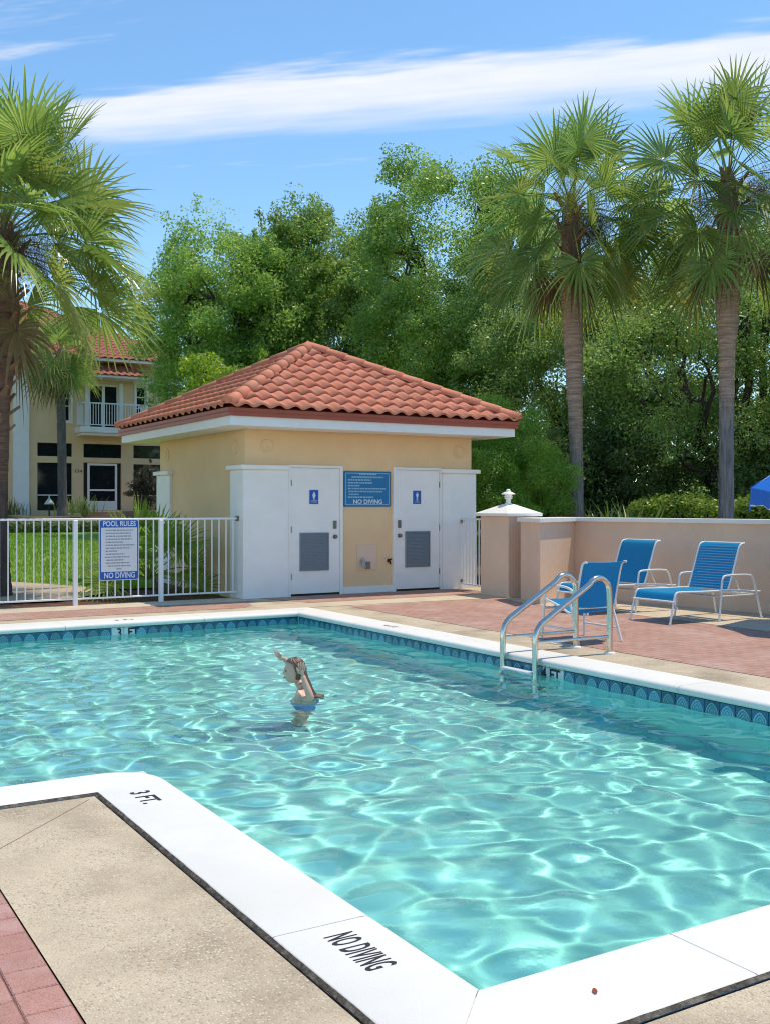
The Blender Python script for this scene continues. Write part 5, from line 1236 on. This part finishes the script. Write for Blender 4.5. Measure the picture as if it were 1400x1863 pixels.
# ------------------------------------------------------------------ swimmer
def skin(verts, edges, sub=2, root=0):
    me = bpy.data.meshes.new('s'); me.from_pydata([v[:3] for v in verts], edges, []); o = bpy.data.objects.new('s', me); COL.objects.link(o)
    md = o.modifiers.new('skin', 'SKIN'); md.use_smooth_shade = True
    for i, v in enumerate(verts):
        d = me.skin_vertices[0].data[i]; r = v[3]; d.radius = (r, v[4] if len(v) > 4 else r); d.use_root = (i == root)
    s = o.modifiers.new('sub', 'SUBSURF'); s.levels = sub; s.render_levels = sub
    bpy.context.view_layer.update(); m2 = bpy.data.meshes.new_from_object(o.evaluated_get(bpy.context.evaluated_depsgraph_get()))
    V = [v.co.copy() for v in m2.vertices]; F = [tuple(p.vertices) for p in m2.polygons]; bpy.data.objects.remove(o); return V, F
def swimmer():
    base = Vector((3.87,7.74,0)); fa = -RT; fb = -FW; Z = Vector((0,0,1))           # fa: faces image-left, fb: towards the camera
    M = frame(base, fa, fb, Z); t = thing('swimmer', 'girl with wet brown hair standing in the pool with both hands raised', 'person', (3.87,7.74,-1.2))
    skinm = pm('skin', (.74,.43,.31), .45, .05, 20, spec=.35); hairm = pm('wet_hair', (.13,.07,.038), .32, .35, 60, .3, 140, spec=.6); suit = pm('blue_swimsuit', (.07,.30,.66), .5, .15, 30)
    lip = pm('lip', (.40,.13,.11), .4, .05, 20); eye = pm('lash_dark', (.03,.018,.012), .4, .1, 20)
    b = MB()
    def add(V, F, mb=b): mb.add([M @ v for v in V], F, True)
    # trunk, legs, arms: one branching skin
    vs = [(0,0,-.72,.085,.105),(-.005,0,-.50,.08,.105),(-.01,0,-.30,.092,.125),(-.012,0,-.150,.080,.132),(-.002,0,-.082,.052),(.010,0,-.03,.042),
          (.01,.07,-.80,.062),(.03,.07,-1.0,.048),(.0,.07,-1.17,.036),(.01,-.07,-.80,.062),(.03,-.07,-1.0,.048),(.0,-.07,-1.17,.036),
          (-.012,.128,-.120,.052),(-.050,.172,-.152,.043),(-.082,.205,-.135,.038),(-.058,.208,-.060,.031),(-.024,.20,.028,.0225),(-.012,.198,.062,.023),
          (-.005,-.128,-.115,.050),(.055,-.17,-.05,.038),(.085,-.19,.02,.034),(.125,-.19,.085,.027),(.160,-.188,.125,.0215),(.180,-.186,.142,.023)]
    es = [(0,1),(1,2),(2,3),(3,4),(4,5),(0,6),(6,7),(7,8),(0,9),(9,10),(10,11),(3,12),(12,13),(13,14),(14,15),(15,16),(16,17),(3,18),(18,19),(19,20),(20,21),(21,22),(22,23)]
    add(*skin(vs, es, 2, 0))
    # hands: palm plus five fingers, each finger its own chain rooted in the palm
    def hand(o, up, across, nrm, curl, k=1.0):
        o, up, across, nrm = [Vector(q) for q in (o, up, across, nrm)]; up.normalize(); across.normalize(); nrm.normalize()
        P = lambda u, a, n: tuple(o+up*u*k+across*a*k+nrm*n*k)
        V = [(*P(-.01,0,0),.017*k,.013*k),(*P(.018,0,0),.026*k,.013*k),(*P(.042,0,.002),.027*k,.012*k)]
        add(*skin(V, [(0,1),(1,2)], 2, 0))
        for a, L, sp in ((-.024,.042,-.16),(-.008,.054,-.05),(.009,.050,.06),(.024,.038,.20)):
            c = curl; pts = [(*P(.030,a*.8,0),.0085*k),(*P(.050,a,.001),.0080*k),(*P(.050+L*.5,a+L*.5*sp,-.010*c),.0075*k),(*P(.050+L*.80,a+L*.8*sp,-.024*c),.0068*k),(*P(.050+L,a+L*sp,-.036*c),.0055*k)]
            add(*skin(pts, [(0,1),(1,2),(2,3),(3,4)], 2, 0))
        pts = [(*P(.008,-.016,0),.0095*k),(*P(.022,-.034,-.004),.0088*k),(*P(.042,-.045,-.008),.0080*k),(*P(.058,-.048,-.012),.0062*k)]
        add(*skin(pts, [(0,1),(1,2),(2,3)], 2, 0))
    hand((-.012,.198,.062), (.05,.05,1), (-.9,.25,.05), (.2,1,0), .35, .98)
    hand((.172,-.186,.136), (.80,.15,.45), (-.35,.35,.85), (-.2,.9,-.3), 2.2, .80)
    # head: a shaped ellipsoid with brow, nose, lips, chin, eye sockets and ears
    hc = Vector((.062,0,.062)); nu, nv = 96, 72
    def gauss(p, c, s): return math.exp(-sum(((p[i]-c[i])/s[i])**2 for i in range(3)))
    def headpt(u, v, grow=0.0):
        d = Vector((math.cos(v)*math.cos(u), math.cos(v)*math.sin(u), math.sin(v)))     # x: face forward
        x, y, z = d.x*.088, d.y*.070, d.z*.104
        if z < 0:
            s = -z/.104; x = x*(1-.10*s) + .022*s*max(0, d.x) ; y *= 1-.30*s*s; 
            if d.x < 0: x *= 1-.38*s
        if d.x > 0: x *= min(1.25, max(.35, math.cos(v))**-.30)
        if d.x > .1: x *= .97+.03*abs(d.y)
        p = (x, y, z); e = 0
        e += .013*gauss(p, (.092,0,-.018), (.03,.011,.016))+.005*gauss(p, (.09,0,.004), (.03,.008,.018))      # nose and bridge
        e += .006*gauss(p, (.085,0,-.051), (.02,.022,.006))+.006*gauss(p, (.083,0,-.063), (.02,.020,.006))-.004*gauss(p, (.085,0,-.057), (.02,.025,.003))
        e += .004*gauss(p, (.07,0,-.086), (.03,.022,.014))                                                     # chin
        e += .004*gauss(p, (.085,0,.022), (.02,.05,.010))                                                      # brow
        for sy in (-1, 1):
            e -= .009*gauss(p, (.078,sy*.030,.004), (.025,.016,.011)); e += .004*gauss(p, (.07,sy*.04,-.022), (.03,.02,.02))
        return hc+Vector(p)+d*(e*1.0+grow)*Vector((1,1,1)).length/1.732 if False else hc+Vector((p[0]+d.x*(e+grow) if abs(e) < 1e-9 else p[0]+e+d.x*grow, p[1]+d.y*grow, p[2]+d.z*grow))
    V = []; F = []
    for j in range(nv+1):
        for i in range(nu): V.append(headpt(2*PI*i/nu, -PI/2+PI*j/nv))
    F = [(j*nu+i, j*nu+(i+1)%nu, (j+1)*nu+(i+1)%nu, (j+1)*nu+i) for j in range(nv) for i in range(nu)]
    add(V, F)
    for sy in (-1, 1):     # ears
        q = MB().lathe([(.0,.004),(.008,.003),(.014,.008),(.018,.006),(.017,.0),(.010,-.006)], (0,0,0), 14); Me = frame(hc+Vector((-.012,sy*.066,-.008)), Vector((.8,0,.2)).normalized(), Vector((-.25*sy*0-.2,0,1)).normalized(), Vector((0,sy,0)))
        add([Me @ Vector((p[0]*.8, p[1]*1.3, p[2])) for p in q.v], q.f)
    body = b.build('body', skinm, t)
    fm = MB(); lm = MB()
    for sy in (-1, 1):
        add([hc+Vector((.076-.004*(1-math.cos(a))*0, sy*(.030+.0125*math.cos(a)), .001+.004*math.sin(a)+.0)) for a in [2*PI*k/12 for k in range(12)]], [tuple(range(12))], fm)
        W = [hc+Vector((.0765, sy*(.018+.0035*k), .004+.003*math.sin(PI*k/7))) for k in range(8)]; V2, F2 = [], []
        q = MB().tube(W, .0022, 6); add([Vector(p) for p in q.v], q.f, fm)
        q = MB().tube([hc+Vector((.083-.0006*k*k, sy*(.014+.0045*k), .023+.0025*math.sin(PI*k/6))) for k in range(7)], .0022, 6); add([Vector(p) for p in q.v], q.f, fm)
    q = MB().tube([hc+Vector((.092-.00045*(k-4)**2*1.6, (k-4)*.0052, -.056+.0012*abs(k-4)*.3)) for k in range(9)], [.002,.0035,.0045,.005,.0048,.005,.0045,.0035,.002], 8); add([Vector(p) for p in q.v], q.f, lm)
    fm.build('eyes', eye, body); lm.build('lips', lip, body)
    # wet hair: fitted cap, then a sheet falling down the back to the water
    h = MB(); V = []; keep = []
    for j in range(nv+1):
        for i in range(nu):
            u, v = 2*PI*i/nu, -PI/2+PI*j/nv; V.append(headpt(u, v, .007+.002*math.sin(u*17+j*.7)))
    for j in range(nv):
        for i in range(nu):
            u, v = 2*PI*(i+.5)/nu, -PI/2+PI*(j+.5)/nv; x = math.cos(v)*math.cos(u); z = math.sin(v); y = abs(math.cos(v)*math.sin(u))
            hl = .56+.22*max(0, x)                       # hairline height
            if z > hl-.25*max(0, .35-x) or x < -.14+.42*max(0, z+.1) and z > -.62: keep.append((j*nu+i, j*nu+(i+1)%nu, (j+1)*nu+(i+1)%nu, (j+1)*nu+i))
    add(V, keep, h)
    r = random.Random(6)
    for k in range(26):
        y = (k/25-.5)*.115; x0 = -.055-.025*(1-(y/.07)**2)
        pts = [(hc.x+x0, y, .10), (hc.x+x0-.012, y*1.05, .03), (-.062+r.uniform(-.006,.006), y*.95, -.06), (-.086+r.uniform(-.01,.01), y*.9, -.115), (-.102+r.uniform(-.01,.01), y*1.0, -.142), (-.118-r.uniform(0,.02), y*1.2+r.uniform(-.01,.01), -.147+r.uniform(-.004,.004)), (-.130-r.uniform(0,.05), y*1.3+r.uniform(-.02,.02), -.150)]
        q = MB().tube(smoothpath(pts, 2), [.0085]*20+[.007]*5+[.004]*50 if False else .0065, 6); add([Vector(p) for p in q.v], q.f, h)
    h.build('hair', hairm, body)
    s = MB(); vs2 = [(0,0,-.73,.092,.112),(-.005,0,-.50,.082,.107),(-.01,0,-.31,.097,.129),(-.012,0,-.245,.092,.126)]
    add(*skin(vs2, [(0,1),(1,2),(2,3)], 2, 0), s)
    s.build('swimsuit', suit, t)
    for o in t.children_recursive: o.cycles.is_caustics_receiver = True
swimmer()

# ------------------------------------------------------------------ small things
def leaf_scrap(label, x, y, z, c, a, s=.022):
    m = MB(); u = Vector((math.cos(a),math.sin(a),0)); w = Vector((-u.y,u.x,0)); o = Vector((x,y,z)); v = []
    for q in range(5):
        k = q/4; p = o+u*s*(k-.5)+Vector((0,0,.003+.006*abs(k-.5))); ww = s*.28*math.sin(PI*(.08+.84*k)); v += [p-w*ww, p+Vector((0,0,-.002)), p+w*ww]
    m.add(v, [(3*q+i,3*q+i+1,3*q+i+4,3*q+i+3) for q in range(4) for i in (0,1)], True); o_ = m.build('fallen_leaf', pm('dry_leaf', c, .7, .2, 60), None); tag(o_, label, 'leaf')
leaf_scrap('tiny red fallen leaf on the white coping near the camera', 2.098, 2.299, .001, (.30,.06,.03), 1.0, .030)
